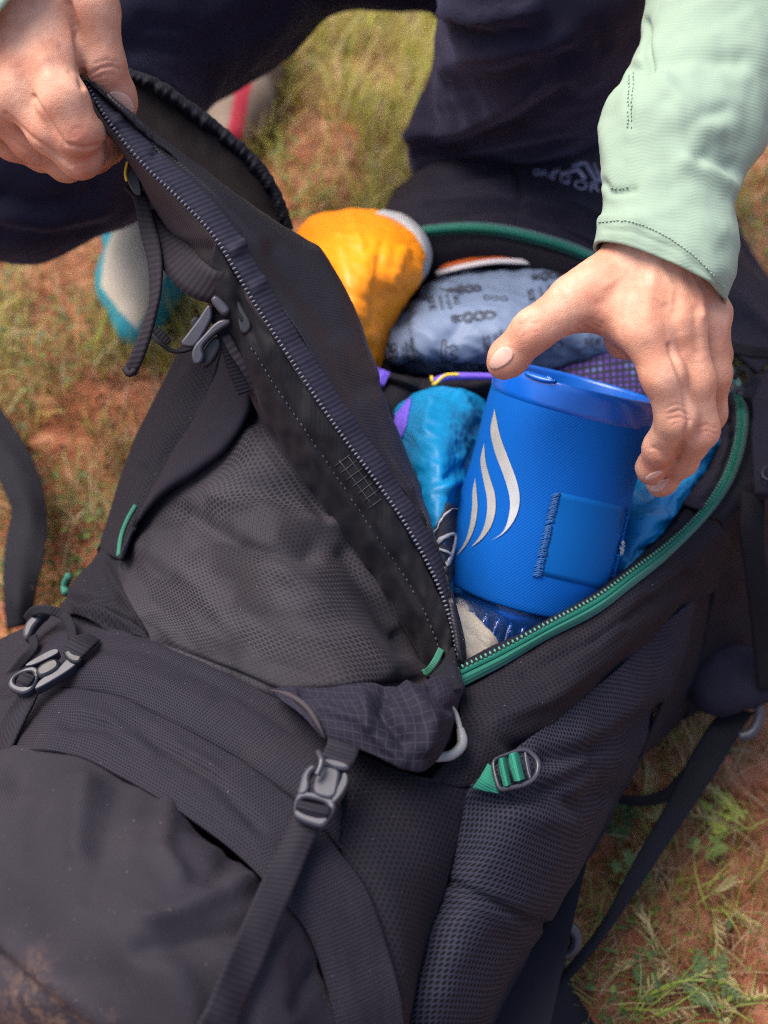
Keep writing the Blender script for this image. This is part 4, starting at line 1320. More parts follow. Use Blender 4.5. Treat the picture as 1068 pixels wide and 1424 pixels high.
patch('green_webbing', [p7([(432, 335, -.003), (460, 460, -.003), (498, 580, -.003)]), p7([(490, 312, .0025), (520, 440, .0025), (550, 572, .0025)]), p7([(548, 300, -.003), (575, 425, -.003), (606, 555, -.003)])], M['greenweb'], ld, nu=40, nv=14, thick=.0014)
patch('green_webbing', [p7([(118, 638, -.006), (230, 670, -.006), (360, 690, -.005)]), p7([(190, 525, -.003), (260, 570, -.002), (345, 620, -.003)]), p7([(258, 408, -.004), (285, 430, -.003), (318, 470, -.003)])], M['greenweb'], ld, nu=30, nv=20, thick=.0016)
0 and strap_lr('ladder_anchor_strap', [(726, 1046, .298), (745, 1036, .294), (770, 1020, .282)], [(740, 1078, .296), (758, 1068, .292), (782, 1050, .278)], M['webplain'], n=24)

# webbing, buckle and tabs at the top of the flap
webbing('hanging_strap', [P(182, 258, 10.735), P(196, 275, 10.728), P(203, 310, 10.722), P(214, 360, 10.715), P(214, 410, 10.712), P(205, 450, 10.715), P(192, 490, 10.72), P(180, 518, 10.725)], [.0085, .0085, .010, .009, .0075, .008, .008], M['webwarm'], pack, thick=.0022,
        hint=np.array([-FWD + RGT * .8, -FWD + RGT * .8, -FWD + RGT * .4, -FWD - RGT * .3, -FWD - RGT * .9, -FWD - RGT * .6, -FWD]), n=90)
tube('strap_end_fold', [P(174, 512, 10.722), P(180, 520, 10.720), P(187, 515, 10.722)], .0022, M['webwarm'], pack, n=8)
webbing('webbing_loop', [P(208, 290, 10.735), P(218, 320, 10.728), P(240, 352, 10.718), P(268, 384, 10.708), P(298, 400, 10.704), P(326, 396, 10.706), P(345, 388, 10.710)], [.010, .014, .019, .022, .022, .019, .013], M['webwarm'], pack, thick=.002,
        hint=np.array([-FWD + RGT * .7, -FWD + RGT * .4, -FWD - UPV * .1, -FWD - UPV * .5, -FWD - UPV * .8, -FWD - UPV * .9, -FWD - UPV * .9]), n=100)
plate('tab_buckle', [(176, 232), (182, 222), (190, 232), (198, 262), (196, 274), (186, 270), (176, 252)], lambda x, y: float(P(x, y, 10.726)[2]), .003, M['plasticd'], pack, bevel=.001)
tube('gold_edge', [P(177, 224, 10.722), P(174, 240, 10.722), P(176, 252, 10.722)], .0008, M['yellow'], pack, n=10, seg=6)
cb = empty('side_release_buckle', (0, 0, 0)); cb.parent = pack; cb.location = P(300, 440, 10.71) - wloc(pack)
zc = lambda x, y: float(P(x, y, 10.708)[2])
s13 = lambda l: [(240 + x / 5.34, 360 + y / 5.34) for x, y in l]
plate('buckle_prong', s13([(40, 640), (100, 560), (200, 430), (240, 360), (280, 320), (300, 420), (250, 520), (180, 640), (140, 660)]), zc, .006, M['plastic'], cb, bevel=.0018)
plate('buckle_prong', s13([(140, 660), (230, 560), (330, 450), (430, 440), (440, 470), (340, 530), (260, 600), (210, 660), (240, 720), (190, 800), (140, 760)]), lambda x, y: zc(x, y) + .001, .007, M['plastic'], cb, bevel=.002)
plate('buckle_bar', s13([(280, 290), (320, 255), (430, 360), (420, 400), (370, 430), (290, 330)]), lambda x, y: zc(x, y) + .003, .008, M['plastic'], cb, bevel=.003)
plate('buckle_knob', s13([(200, 720), (250, 620), (320, 560), (380, 600), (300, 760), (220, 820)]), lambda x, y: zc(x, y) - .004, .008, M['plasticd'], cb, bevel=.002)
plate('buckle_tab', s13([(370, 240), (400, 130), (440, 160), (470, 240), (540, 380), (600, 480), (560, 560), (500, 560), (480, 440), (440, 320)]), lambda x, y: zc(x, y) + .002, .004, M['plasticd'], cb, bevel=.0015)
webbing('buckle_strap', [P(300, 425, 10.715), P(318, 470, 10.714), P(330, 510, 10.718), P(345, 545, 10.722)], .012, M['webplain'], pack, thick=.002)
webbing('side_binding', [P(313, 466, 10.712), P(326, 490, 10.713), P(342, 514, 10.715), P(356, 540, 10.720), P(362, 556, 10.724)], .0055, M['webwarm'], pack)
tube('cord', [P(210, 462, 10.735), P(222, 476, 10.73), P(240, 488, 10.728), P(262, 486, 10.725), P(284, 474, 10.722)], .0014, M['webplain'], pack, n=30)
webbing('cord_tab', [P(208, 458, 10.735), P(222, 466, 10.735), P(232, 478, 10.735)], .007, M['webplain'], pack)
plate('cord_lock', [(262, 448), (272, 436), (282, 440), (282, 456), (270, 466)], lambda x, y: float(P(x, y, 10.73)[2]), .008, M['plasticd'], pack, bevel=.002)

# right edge: padded block, long webbing, hip pad, dangling strap, rings
rows = [[(1048, 560, .262), (1062, 520, .268), (1080, 500, .27)], [(1046, 600, .268), (1072, 590, .274), (1110, 580, .27)], [(1048, 660, .266), (1075, 655, .272), (1112, 650, .266)], [(1050, 690, .262), (1078, 690, .264), (1112, 688, .26)], [(1054, 692, .23), (1078, 694, .23), (1110, 692, .23)]]
patch('harness_block', rows, M['lid'], pack, nu=30, nv=40, thick=.004, wr=[(20, 30, 30, .0015)])
tube('block_eyelet', PL([(1066, 648, .276), (1060, 655, .276), (1062, 664, .276), (1070, 668, .276)]), .0012, M['plasticd'], pack, n=14, seg=6)
strap_lr('harness_strap', [(1030, 682, .242), (1028, 740, .225), (1036, 800, .20), (1042, 850, .17), (1050, 910, .13), (1056, 960, .10)], [(1064, 690, .245), (1062, 750, .225), (1068, 800, .20), (1078, 850, .17), (1086, 900, .13), (1090, 950, .10)], M['webplain'], n=70)
webbing('load_lifter_strap', [P(1008, 480, .262), P(1030, 486, .262), P(1052, 490, .262), P(1100, 492, .26)], .009, M['webplain'], pack)
webbing('cord_bow', PL([(1004, 520, .252), (1018, 534, .256), (1030, 546, .256), (1042, 548, .254), (1028, 540, .258), (1012, 544, .256), (1000, 540, .252)]), .004, M['plasticd'], pack)
webbing('cord_bow', PL([(1030, 540, .256), (1042, 530, .256), (1040, 515, .258), (1028, 512, .256), (1022, 526, .255)]), .004, M['webplain'], pack)
webbing('cord_bow', PL([(1036, 548, .25), (1046, 566, .24), (1056, 586, .235)]), .005, M['webplain'], pack)
def pad(name, c0, c1, r0, r1, squash, mat):
    f = Field(np.minimum(c0, c1) - .06, np.maximum(c0, c1) + .06, .003)
    f.cone(c0, c1, r0, r1)
    v, q = f.mesh()
    m = (np.asarray(c0) + np.asarray(c1)) / 2
    v[:, 2] = m[2] + (v[:, 2] - m[2]) * squash
    v += .0018 * fbm(v * 40, 2)[:, None]
    return mesh_obj(name, v, q[:, ::-1], mat, pack)
pad('hip_pad', P(1000, 948, .085), P(1050, 938, .085), .030, .026, .62, M['lid'])
strap_lr('hip_strap', [(1008, 985, .070), (985, 1010, .065), (955, 1060, .060), (925, 1120, .056), (880, 1200, .050), (838, 1280, .045), (800, 1330, .050), (765, 1370, .060), (715, 1410, .070), (660, 1450, .07)],
         [(1050, 990, .070), (1034, 1012, .066), (1005, 1060, .062), (972, 1110, .058), (925, 1180, .050), (868, 1265, .045), (825, 1325, .048), (790, 1365, .058), (745, 1420, .068), (700, 1470, .07)], M['webplain'], n=140)
strap_lr('hip_strap', [(850, 1104, .045), (880, 1108, .040), (920, 1100, .035), (950, 1070, .04)], [(850, 1112, .035), (885, 1122, .03), (935, 1112, .028), (968, 1080, .035)], M['webplain'], n=50)
tube('strap_ring', PL([(1028, 1024, .075), (1044, 1020, .078), (1054, 1004, .08), (1056, 985, .08), (1052, 970, .08)]), .0045, M['plastic'], pack, n=30, seg=8)
tube('strap_ring', PL([(770, 1296, .10), (788, 1288, .10), (800, 1298, .095), (800, 1316, .09), (788, 1326, .085), (774, 1322, .085)]), .0042, M['plastic'], pack, n=36, seg=8)
rows = [[(740, 1330, .085), (770, 1320, .06), (780, 1335, .03)], [(725, 1380, .08), (780, 1375, .04), (800, 1385, .015)], [(700, 1440, .07), (790, 1430, .03), (825, 1424, .012)], [(680, 1520, .06), (790, 1510, .02), (850, 1490, .012)]]
patch('bottom_gore', rows, M['plain'], pack, nu=30, nv=30, thick=.002, wr=[(0, 10, 14, .003)])
# hip belt wing lying on the ground at the left
rows = [[(-90, 520, .035), (-50, 580, .05), (-14, 640, .055), (6, 685, .055), (14, 710, .052), (8, 745, .05), (4, 785, .05), (4, 830, .045), (8, 876, .03)],
        [(-55, 530, .042), (-20, 585, .055), (14, 635, .060), (33, 682, .060), (40, 715, .058), (35, 757, .055), (28, 800, .053), (26, 837, .050), (27, 872, .035)],
        [(-20, 540, .04), (10, 580, .05), (42, 630, .055), (60, 680, .055), (66, 720, .05), (62, 770, .05), (52, 815, .045), (48, 845, .04), (46, 868, .03)]]
patch('hip_belt_wing', rows, M['webplain'], pack, nu=90, nv=20, thick=.003, wr=[(0, 12, 14, .002)])
tube('green_zip_pull', PL([(96, 800, .20), (90, 815, .19), (92, 826, .19)]), .003, M['greentop'], pack, n=12)

# ---------------------------------------------------------------- things inside the backpack
def pillow(name, rows, mat, parent, key=None, wr=(), feats=(), nu=90, nv=70, thick=.0015, tuck=.05):
    """soft bag: the seen skin, and its edge tucked down and under"""
    R = [[tuple(q) for q in r] for r in rows]
    z0 = .16
    def dn(r, dy): return [(x, y + dy, max(z - tuck, z0) if z < 5 else z + tuck) for x, y, z in r]
    R = [dn(R[0], 6)] + R + [dn(R[-1], -4)]
    R = [[(r[0][0] + 8, r[0][1], max(r[0][2] - tuck, z0))] + r + [(r[-1][0] - 8, r[-1][1], max(r[-1][2] - tuck, z0))] for r in R]
    return patch(name, R, mat, parent, nu=nu, nv=nv, thick=thick, wr=wr, feats=feats, keep=key)

# orange stuff sack with a grey end band
osack = empty('stuff_sack', P(500, 400, .2), 'bright orange nylon stuff sack with a pale grey band round its end', 'stuff sack')
rows = [[(398, 352, .25), (428, 308, .272), (470, 294, .285), (515, 291, .292), (552, 300, .290), (580, 322, .286), (592, 348, .28)],
        [(404, 385, .27), (436, 345, .305), (474, 332, .322), (512, 330, .328), (548, 336, .322), (574, 350, .308), (588, 368, .29)],
        [(415, 430, .27), (448, 395, .31), (480, 382, .326), (510, 378, .328), (540, 378, .318), (566, 384, .304), (584, 390, .284)],
        [(440, 480, .26), (470, 440, .30), (492, 428, .314), (512, 422, .312), (530, 420, .300), (552, 418, .288), (566, 416, .272)],
        [(470, 540, .24), (490, 495, .275), (502, 480, .285), (512, 474, .284), (524, 471, .278), (534, 470, .268), (542, 470, .254)],
        [(490, 580, .22), (500, 540, .25), (508, 525, .255), (514, 520, .255), (519, 518, .25), (523, 520, .245), (525, 525, .235)]]
pillow('sack_body', rows, M['orange'], osack, 'orange', wr=[(60, 7, 14, .0030), (40, 26, 60, .0011, 'r'), (80, 50, 120, .0005, 'r')], nu=170, nv=140,
       feats=[([(470, 330), (480, 400), (510, 470)], 12, .003), ([(530, 340), (525, 400), (515, 450)], 6, -.0025), ([(430, 340), (450, 320), (500, 318)], 4, -.0015), ([(560, 350), (545, 395)], 8, .003), ([(490, 300), (500, 340)], 8, .002)])
bl = [(522, 295, .300), (551, 304, .300), (575, 324, .297), (585, 349, .292), (582, 370, .286), (572, 388, .277), (562, 402, .266)]
br = [(534, 291, .290), (564, 299, .288), (589, 321, .284), (601, 350, .276), (596, 378, .268), (583, 397, .258), (570, 409, .25)]
patch('end_band', [bl, mid(bl, br, .5, .004), br], M['greyband'], osack, nu=50, nv=10, thick=.003)

# rust and white bag glimpsed behind
rb = empty('rolled_bag', P(680, 370, .2), 'rust orange and white bag tucked under the far zip of the backpack', 'bag')
rows = [[(596, 366, .235), (640, 357, .25), (700, 352, .256), (770, 356, .25), (830, 368, .24)], [(590, 380, .24), (640, 368, .262), (700, 361, .266), (770, 364, .262), (830, 376, .245)], [(588, 398, .21), (640, 384, .23), (700, 376, .235), (770, 380, .23), (830, 392, .21)]]
patch('bag_body', rows, M['red'], rb, nu=60, nv=20, wr=[(0, 30, 30, .002)])
webbing('white_edge', PL([(606, 380, .250), (645, 370, .264), (690, 363, .268), (740, 364, .266)]), .004, M['white'], rb)

# printed blue-grey sack
psack = empty('stuff_sack', P(650, 450, .2), 'blue-grey nylon sack printed all over with small black words and outlines', 'stuff sack')
rows = [[(598, 396, .225), (622, 382, .24), (655, 375, .246), (700, 368, .25), (740, 362, .252), (790, 374, .248), (840, 395, .24), (890, 430, .22)],
        [(566, 420, .250), (605, 408, .272), (655, 400, .274), (700, 394, .278), (745, 390, .278), (795, 398, .272), (845, 420, .256), (890, 450, .23)],
        [(544, 448, .250), (595, 442, .282), (650, 436, .288), (700, 432, .292), (750, 430, .290), (800, 434, .278), (850, 450, .258), (890, 470, .23)],
        [(530, 478, .250), (580, 476, .280), (640, 474, .286), (700, 470, .288), (750, 466, .284), (800, 468, .272), (850, 475, .252), (890, 485, .22)],
        [(536, 505, .243), (575, 506, .262), (625, 508, .268), (680, 504, .268), (740, 496, .264), (800, 496, .256), (850, 495, .240), (890, 500, .21)],
        [(556, 520, .21), (585, 523, .226), (625, 524, .238), (680, 520, .24), (740, 512, .24), (800, 510, .235), (850, 508, .22), (890, 510, .20)]]
pillow('sack_body', rows, M['bluegrey'], psack, 'psack', wr=[(20, 10, 16, .0055), (50, 20, 44, .0022, 'r'), (-30, 50, 90, .0006, 'r')], nu=160, nv=130,
       feats=[([(570, 450), (566, 500)], 7, -.003), ([(580, 470), (600, 520)], 8, .003), ([(640, 455), (615, 480)], 8, -.003), ([(560, 440), (600, 470), (650, 500)], 10, .0025), ([(545, 460), (555, 510)], 6, .002), ([(700, 500), (620, 515)], 6, -.002)])
txt = []
def put(t, x, y, h, a=0, sx=1.0): txt.append(glyphs(t, x, y, h, a, sx))
put('SEE', 547, 489, 11, 84, 1.1); put('WATCH', 574, 486, 5.5, 86, 1.1); put('WHAT', 566, 488, 5.5, 86, 1.1); put('YOU', 560.5, 490, 5.5, 86, 1.1)
put('SEE', 676, 479, 11, 84, 1.1); put('YOU', 690, 474, 6, 80, 1.2); put('WHAT', 697, 470, 5, 80, 1.1)
put('SEE', 600, 423, 10, 76, 1.0); put('WHAT', 613, 422, 5, 76, 1); put('YOU', 623, 420, 6, 70, 1.2); put('SEE', 634, 417, 8, 76, .9)
put('SEE', 738, 412, 9, 76, 1.0); put('WHAT', 752, 409, 5, 76, 1); put('YOU', 764, 407, 6, 70, 1.2)
put('DOO', 689, 416, 6, 4, 1.7); put('DOO', 603, 391, 5, 3, 1.7); put('DOO', 556, 437, 5, -28, 1.6); put('DOO', 732, 369, 4.5, -4, 1.7)
put('SEE', 823, 476, 9, 4, 1.3); put('DOO', 764, 481, 9, -8, 1.3)
def oval(cx, cy, rx, ry, a=0, n=18):
    t = np.linspace(0, 2 * math.pi, n, endpoint=False)
    c, s = math.cos(math.radians(a)), math.sin(math.radians(a))
    return [(cx + rx * math.cos(q) * c - ry * math.sin(q) * s, cy + rx * math.cos(q) * s + ry * math.sin(q) * c) for q in t]
def ring2(cx, cy, rx, ry, a=0, w=1.3): txt.append(stroke(oval(cx, cy, rx, ry, a), w, 24, True))
def chain(cx, cy, s, a):
    c, sn = math.cos(math.radians(a)), math.sin(math.radians(a))
    for dx, rx, ry in ((-25, 5, 4), (-25, 2.2, 1.6), (-17, 4, 3.4), (-6, 7, 7), (-6, 4, 4), (9, 8, 6.5), (9, 5, 4), (23, 9, 5.5), (24, 5.5, 3)):
        ring2(cx + dx * s * c, cy + dx * s * sn, rx * s, ry * s, a, 1.2)
chain(657, 441, 1.0, -6); chain(645, 403, .75, -4); chain(762, 384, .78, -8); chain(655, 509, .8, 3)
for ox, oy in ((614, 488),):
    w = [(ox, oy - 14), (ox + 5, oy - 15), (ox + 7, oy - 6), (ox + 12, oy - 6), (ox + 16, oy - 8), (ox + 22, oy - 4), (ox + 15, oy), (ox + 11, oy + 3), (ox + 18, oy + 6), (ox + 22, oy + 9), (ox + 14, oy + 12), (ox + 8, oy + 14), (ox + 2, oy + 16), (ox, oy + 14)]
    txt.append(stroke(w, 1.5, 50, True)); txt.append(stroke([(ox + 4, oy - 9), (ox + 6, oy + 2), (ox + 4, oy + 12)], 1.3, 12))
txt.append(stroke([(612, 402), (628, 405), (642, 404), (655, 407)], 1.4, 12))
v, f = join_vf([t for t in txt if len(t[0])])
decal('printed_lettering', v, f, 'psack', M['ink'], psack, off=.0011, kind='stuff')

# purple woven sack behind the pot
ps = empty('mesh_sack', P(830, 505, .2), 'purple and black woven mesh sack between the pot and the grey printed sack', 'sack')
rows = [[(740, 516, .232), (770, 502, .240), (815, 490, .244), (860, 486, .244), (905, 486, .238)], [(735, 540, .23), (772, 528, .244), (820, 522, .250), (865, 522, .248), (905, 522, .24)], [(735, 590, .22), (775, 580, .24), (820, 575, .25), (865, 575, .25), (910, 575, .235)]]
pillow('sack_body', rows, M['woven'], ps, wr=[(0, 20, 20, .002)], nu=60, nv=40)

# dark pouch with purple and yellow cord
dp = empty('pouch', P(600, 535, .18), 'black pouch edged with purple and yellow cord between the two blue sacks', 'pouch')
rows = [[(508, 516, .235), (545, 522, .25), (600, 528, .255), (650, 524, .255), (700, 520, .25)], [(508, 545, .24), (545, 542, .262), (600, 544, .262), (650, 540, .262), (700, 538, .255)], [(508, 600, .235), (545, 590, .25), (590, 570, .24), (650, 565, .235), (705, 560, .225)]]
pillow('pouch_body', rows, M['plain'], dp, wr=[(0, 30, 20, .003)], nu=70, nv=40)
tube('black_cord', PL([(528, 518, .258), (545, 524, .266), (565, 530, .270), (582, 537, .268)]), .0032, M['webplain'], dp, n=30)
tube('purple_cord', PL([(604, 530, .270), (622, 524, .274), (650, 523, .274), (690, 524, .27)]), .0026, M['purple'], dp, n=40)
def dash_tube(name, pts, r, mat, parent, a, b):
    c = cr(PL(pts), 100)
    tube(name, c[int(a * 100):int(b * 100)], r, mat, parent, seg=6)
for a, b in ((.0, .12), (.18, .55),): dash_tube('yellow_cord', [(600, 524, .272), (604, 534, .276), (620, 522, .279), (645, 521, .279), (690, 522, .276)], .0012, M['yellow'], dp, a, b)
webbing('purple_tab', PL([(516, 516, .262), (526, 522, .268), (538, 528, .266)]), .012, M['purple'], dp)

# cyan sack on the left with label and purple trim
cs = empty('stuff_sack', P(610, 640, .2), 'cyan nylon stuff sack with a purple trim and black label, left of the pot', 'stuff sack')
rows = [[(548, 572, .25), (575, 552, .270), (605, 540, .280), (640, 541, .278), (672, 556, .262), (690, 580, .235)],
        [(540, 610, .258), (570, 595, .292), (605, 588, .304), (636, 590, .296), (664, 600, .270), (684, 615, .235)],
        [(535, 660, .258), (570, 650, .298), (608, 645, .312), (634, 645, .300), (658, 650, .268), (676, 660, .23)],
        [(540, 710, .258), (575, 705, .295), (612, 702, .308), (630, 702, .292), (648, 704, .276), (668, 710, .245)],
        [(550, 760, .258), (582, 758, .288), (615, 758, .298), (622, 758, .284), (638, 760, .272), (656, 765, .245)],
        [(560, 820, .25), (590, 820, .272), (615, 820, .278), (625, 820, .262), (640, 820, .25), (652, 820, .235)]]
pillow('sack_body', rows, M['cyan'], cs, 'csack', wr=[(60, 9, 18, .0030), (35, 30, 80, .0012, 'r'), (80, 60, 130, .0005, 'r')], nu=170, nv=170,
       feats=[([(668, 590), (650, 640), (625, 665)], 7, -.004), ([(660, 610), (640, 650), (620, 680)], 6, .003), ([(640, 552), (672, 590), (680, 620)], 8, .003), ([(600, 560), (590, 600)], 8, .0025), ([(560, 660), (600, 655)], 8, -.002), ([(585, 690), (640, 670)], 7, .002)])
v, f = fill_poly([(541, 590), (571, 553), (572, 560), (566, 592), (553, 628), (546, 640)], 5)
decal('purple_trim', v, f, 'csack', M['purple'], cs, off=.0012, thick=.0008)
v, f = fill_poly([(621, 699), (660, 722), (640, 775), (622, 815), (588, 775)], 6)
decal('label', v, f, 'csack', M['ink'], cs, off=.0014, thick=.001)
lp = [stroke([(594, 772), (622, 709), (650, 726)], 1.6, 24)]
lp.append(stroke([(600, 788), (604, 772), (610, 756), (617, 746), (625, 742), (630, 747), (629, 758), (625, 770), (618, 786), (614, 794)], 4.5, 40))
lp.append(stroke([(609, 764), (626, 772)], 3.5, 8))
v, f = join_vf(lp)
decal('label_mark', v, f, 'csack', M['greyband'], cs, off=.0026, thick=.0006, kind='stuff')

# puffy cyan thing on the right
cp = empty('stuff_sack', P(940, 680, .19), 'puffy cyan sack wedged between the pot and the right-hand zip', 'stuff sack')
rows = [[(880, 580, .215), (930, 560, .225), (985, 560, .228), (1012, 570, .222)],
        [(872, 640, .225), (925, 620, .244), (975, 610, .244), (1004, 612, .226)],
        [(862, 700, .235), (900, 685, .254), (948, 667, .252), (984, 655, .228)],
        [(850, 760, .24), (878, 750, .258), (912, 731, .254), (944, 710, .230)],
        [(838, 815, .24), (858, 805, .256), (884, 788, .254), (906, 770, .232)],
        [(820, 850, .23), (838, 840, .238), (855, 826, .235), (870, 810, .22)]]
pillow('sack_body', rows, M['cyan2'], cp, 'cpuff', wr=[(25, 10, 24, .0040), (35, 30, 80, .0016, 'r')], nu=130, nv=170,
       feats=[([(890, 690), (940, 670), (985, 640)], 8, -.004), ([(880, 730), (930, 715), (960, 690)], 7, .004), ([(872, 770), (920, 760)], 6, -.004), ([(900, 660), (960, 630), (1000, 615)], 9, .004), ([(870, 790), (900, 785)], 5, .003)])
tube('yellow_loop', PL([(990, 572, .256), (998, 570, .258), (1006, 573, .256)]), .0024, M['yellow'], cp, n=12)

# beige cloth in the near corner
bg_ = empty('cloth', P(655, 890, .2), 'crumpled beige cloth at the near corner of the open zip', 'cloth')
rows = [[(615, 835, .255), (640, 845, .262), (665, 862, .260), (690, 890, .25)], [(610, 880, .265), (640, 880, .276), (665, 892, .272), (690, 915, .258)], [(612, 935, .265), (640, 930, .270), (665, 930, .266), (690, 935, .25)]]
pillow('cloth_body', rows, M['beige'], bg_, wr=[(20, 30, 40, .003, 'r')], nu=50, nv=50)

# ---------------------------------------------------------------- cooking pot
T = V(802, 536, .790)
r0 = T - CAMP; r0 /= np.linalg.norm(r0)
D = V(723, 822, .790) - T
D -= r0 * (D @ r0)
D /= np.linalg.norm(D)
AX = -D + r0 * (-.07)                          # axis, bottom to rim
AX /= np.linalg.norm(AX)
S1 = np.cross(AX, r0); S1 /= np.linalg.norm(S1)
S2 = np.cross(S1, AX)
if S2 @ r0 > 0: S2 = -S2; S1 = -S1
S1 = np.cross(S2, AX)
pot = empty('cooking_pot', T - AX * .19, 'blue insulated cooking pot with three silver flame stripes and a sewn square patch', 'cooking pot')
RAD = .0534
def lathe(name, prof, mat, parent, n=96, closed=False):
    a = np.linspace(0, 2 * math.pi, n, endpoint=False)
    v, f, uv = [], [], []
    for r, h in prof:
        for q in a:
            v.append(T + AX * h + (S1 * math.cos(q) + S2 * math.sin(q)) * r)
            uv.append((q * RAD, h))
    for i in range(len(prof) - 1):
        for k in range(n):
            k2 = (k + 1) % n
            f.append((i * n + k, i * n + k2, (i + 1) * n + k2, (i + 1) * n + k))
    return mesh_obj(name, v, f, mat, parent, uv)
HT = .141
hs = np.linspace(0, 1, 40)
prof = [(RAD * (1.0 + .085 * t) + .0007 * math.sin(t * 9 + 1), -.013 - (HT - .013) * t) for t in hs]
prof += [(RAD * 1.085 - .001, -HT - .0015), (RAD * 1.085 - .004, -HT - .001)]
lathe('sleeve', prof, M['neo'], pot)
me = bpy.data.objects['sleeve'].data
# ray target for things sewn onto the sleeve
n_ = 96
tv = [tuple(T + AX * h + (S1 * math.cos(q) + S2 * math.sin(q)) * r) for r, h in prof[:40] for q in np.linspace(0, 2 * math.pi, n_, endpoint=False)]
tf = [(i * n_ + k, i * n_ + (k + 1) % n_, (i + 1) * n_ + (k + 1) % n_, (i + 1) * n_ + k) for i in range(39) for k in range(n_)]
BV['pot'] = BVHTree.FromPolygons(tv, tf)
lathe('rim', [(RAD * .955, -.012), (RAD * .955, .0005), (RAD * .965, .0022), (RAD * 1.0, .0030), (RAD * 1.020, .0018), (RAD * 1.026, -.002), (RAD * 1.022, -.011), (RAD * 1.012, -.0150), (RAD * .99, -.0155)], M['rim'], pot)
lathe('inner_wall', [(RAD * .955, -.010), (RAD * .95, -.06), (RAD * .94, -.145), (RAD * .3, -.147), (.0005, -.147)], M['steel'], pot)
lathe('burner_cover', [(RAD * .99, -HT + .002), (RAD * 1.02, -HT - .003), (RAD * 1.025, -HT - .010), (RAD * 1.005, -HT - .012), (RAD * 1.0, -HT - .030), (RAD * .95, -HT - .042), (RAD * .85, -HT - .046), (.001, -HT - .047)], M['clearblue'], pot)
lathe('burner_core', [(.001, -HT - .003), (RAD * .84, -HT - .004), (RAD * .86, -HT - .020), (RAD * .70, -HT - .034), (.001, -HT - .036)], M['steel'], pot)
for k in range(40):                                          # moulded ribs on the cover
    q = k * math.pi / 20
    e_ = S1 * math.cos(q) + S2 * math.sin(q)
    tube('cover_rib', np.array([T - AX * (HT + .013) + e_ * RAD * 1.004, T - AX * (HT + .029) + e_ * RAD * 1.0]), .0011, M['clearblue'], pot, seg=5)
# fins seen through the cover
for k in range(16):
    q = -math.pi + k * math.pi / 8
    c0 = T - AX * (HT + .014) + (S1 * math.cos(q) + S2 * math.sin(q)) * RAD * .90
    c1 = T - AX * (HT + .030) + (S1 * math.cos(q + .11) + S2 * math.sin(q + .11)) * RAD * .88
    c2 = T - AX * (HT + .014) + (S1 * math.cos(q + .22) + S2 * math.sin(q + .22)) * RAD * .90
    tube('heat_fin', np.array([c0, c1, c2]), .0011, M['steel'], pot, seg=5)
# moulded spout lip on the rim
q3 = lambda l: [(590 + x / 3.236, 560 + y / 3.236) for x, y in l]
BV['rim'] = BVHTree.FromPolygons([tuple(T + AX * h + (S1 * math.cos(q) + S2 * math.sin(q)) * RAD * 1.027) for h in (.004, -.016) for q in np.linspace(0, 2 * math.pi, n_, endpoint=False)],
                                 [(k, (k + 1) % n_, n_ + (k + 1) % n_, n_ + k) for k in range(n_)])
v, f = fill_poly(smooth_closed([(726, 516), (740, 514), (760, 521), (778, 530), (760, 532), (740, 527)], 24).tolist(), 5)
decal('rim_spout', v, f, 'rim', M['rim'], pot, off=.0014, thick=.002)
# flame print
fl = [([(320, 28), (345, 150), (388, 268), (420, 360), (431, 440), (413, 515), (364, 583), (303, 621)], [(358, 578), (384, 500), (386, 425), (362, 335), (322, 225), (302, 125)]),
      ([(273, 183), (281, 270), (301, 345), (321, 415), (322, 490), (301, 560), (260, 615), (213, 652)], [(256, 595), (281, 520), (286, 440), (270, 350), (257, 262)]),
      ([(233, 338), (241, 420), (242, 490), (226, 570), (192, 640), (146, 692)], [(186, 628), (207, 560), (219, 470), (221, 400)])]
for a, b in fl:
    A = cr(np.c_[np.array(a, float), np.zeros(len(a))], 26)[:, :2]
    B = cr(np.c_[np.array([a[-1]] + b + [a[0]], float), np.zeros(len(b) + 2)], 26)[:, :2][::-1]
    pv = np.vstack([A, A * .5 + B * .5, B])
    ff = []
    for r_ in range(2):
        for i in range(25): ff.append([r_ * 26 + i, r_ * 26 + i + 1, (r_ + 1) * 26 + i + 1, (r_ + 1) * 26 + i])
    decal('flame_stripe', q3(pv.tolist()), ff, 'pot', M['silver'], pot, off=.0007)
# sewn patch
v, f = quad_grid(q3([(605, 402), (932, 474), (828, 846), (524, 775)]), 14, 14)
decal('sewn_patch', v, f, 'pot', M['neotag'], pot, off=.0004, thick=.0009)
for side in (q3([(572, 415), (612, 404), (528, 778), (488, 776)]), q3([(912, 480), (934, 478), (850, 835), (828, 835)])):
    a0, a1, b1, b0 = [np.array(q) for q in side]
    parts = []
    for t in np.linspace(0, 1, 34):
        l = a0 * (1 - t) + b0 * t + rng.normal(size=2) * .7; r = a1 * (1 - t) + b1 * t + rng.normal(size=2) * .7
        parts.append(stroke([l + (0, 1.5), (l + r) / 2 + (0, -1.2), r + (0, 1.2)], 2.0))
        parts.append(stroke([l * .5 + r * .5 + (-2, 2), r + (-1, -2)], 1.5))
    v, f = join_vf(parts)
    decal('patch_stitching', v, f, 'pot', M['neothread'] if side[0][0] < 780 else M['neotag'], pot, off=.0012, thick=.0008, kind='stuff')
parts = []
for k in range(26):
    t = rng.rand(); c = np.array([886, 618]) * (1 - t) + np.array([872, 690]) * t + rng.normal(size=2) * (7, 3)
    x, y = q3([c])[0]
    parts.append(stroke([(x - rng.rand() * 1.5, y - 1.5), (x + rng.rand(), y + 1.8)], .8 + rng.rand()))
v, f = join_vf(parts)
decal('glue_mark', v, f, 'pot', M['glue'], pot, off=.0026, kind='stuff')

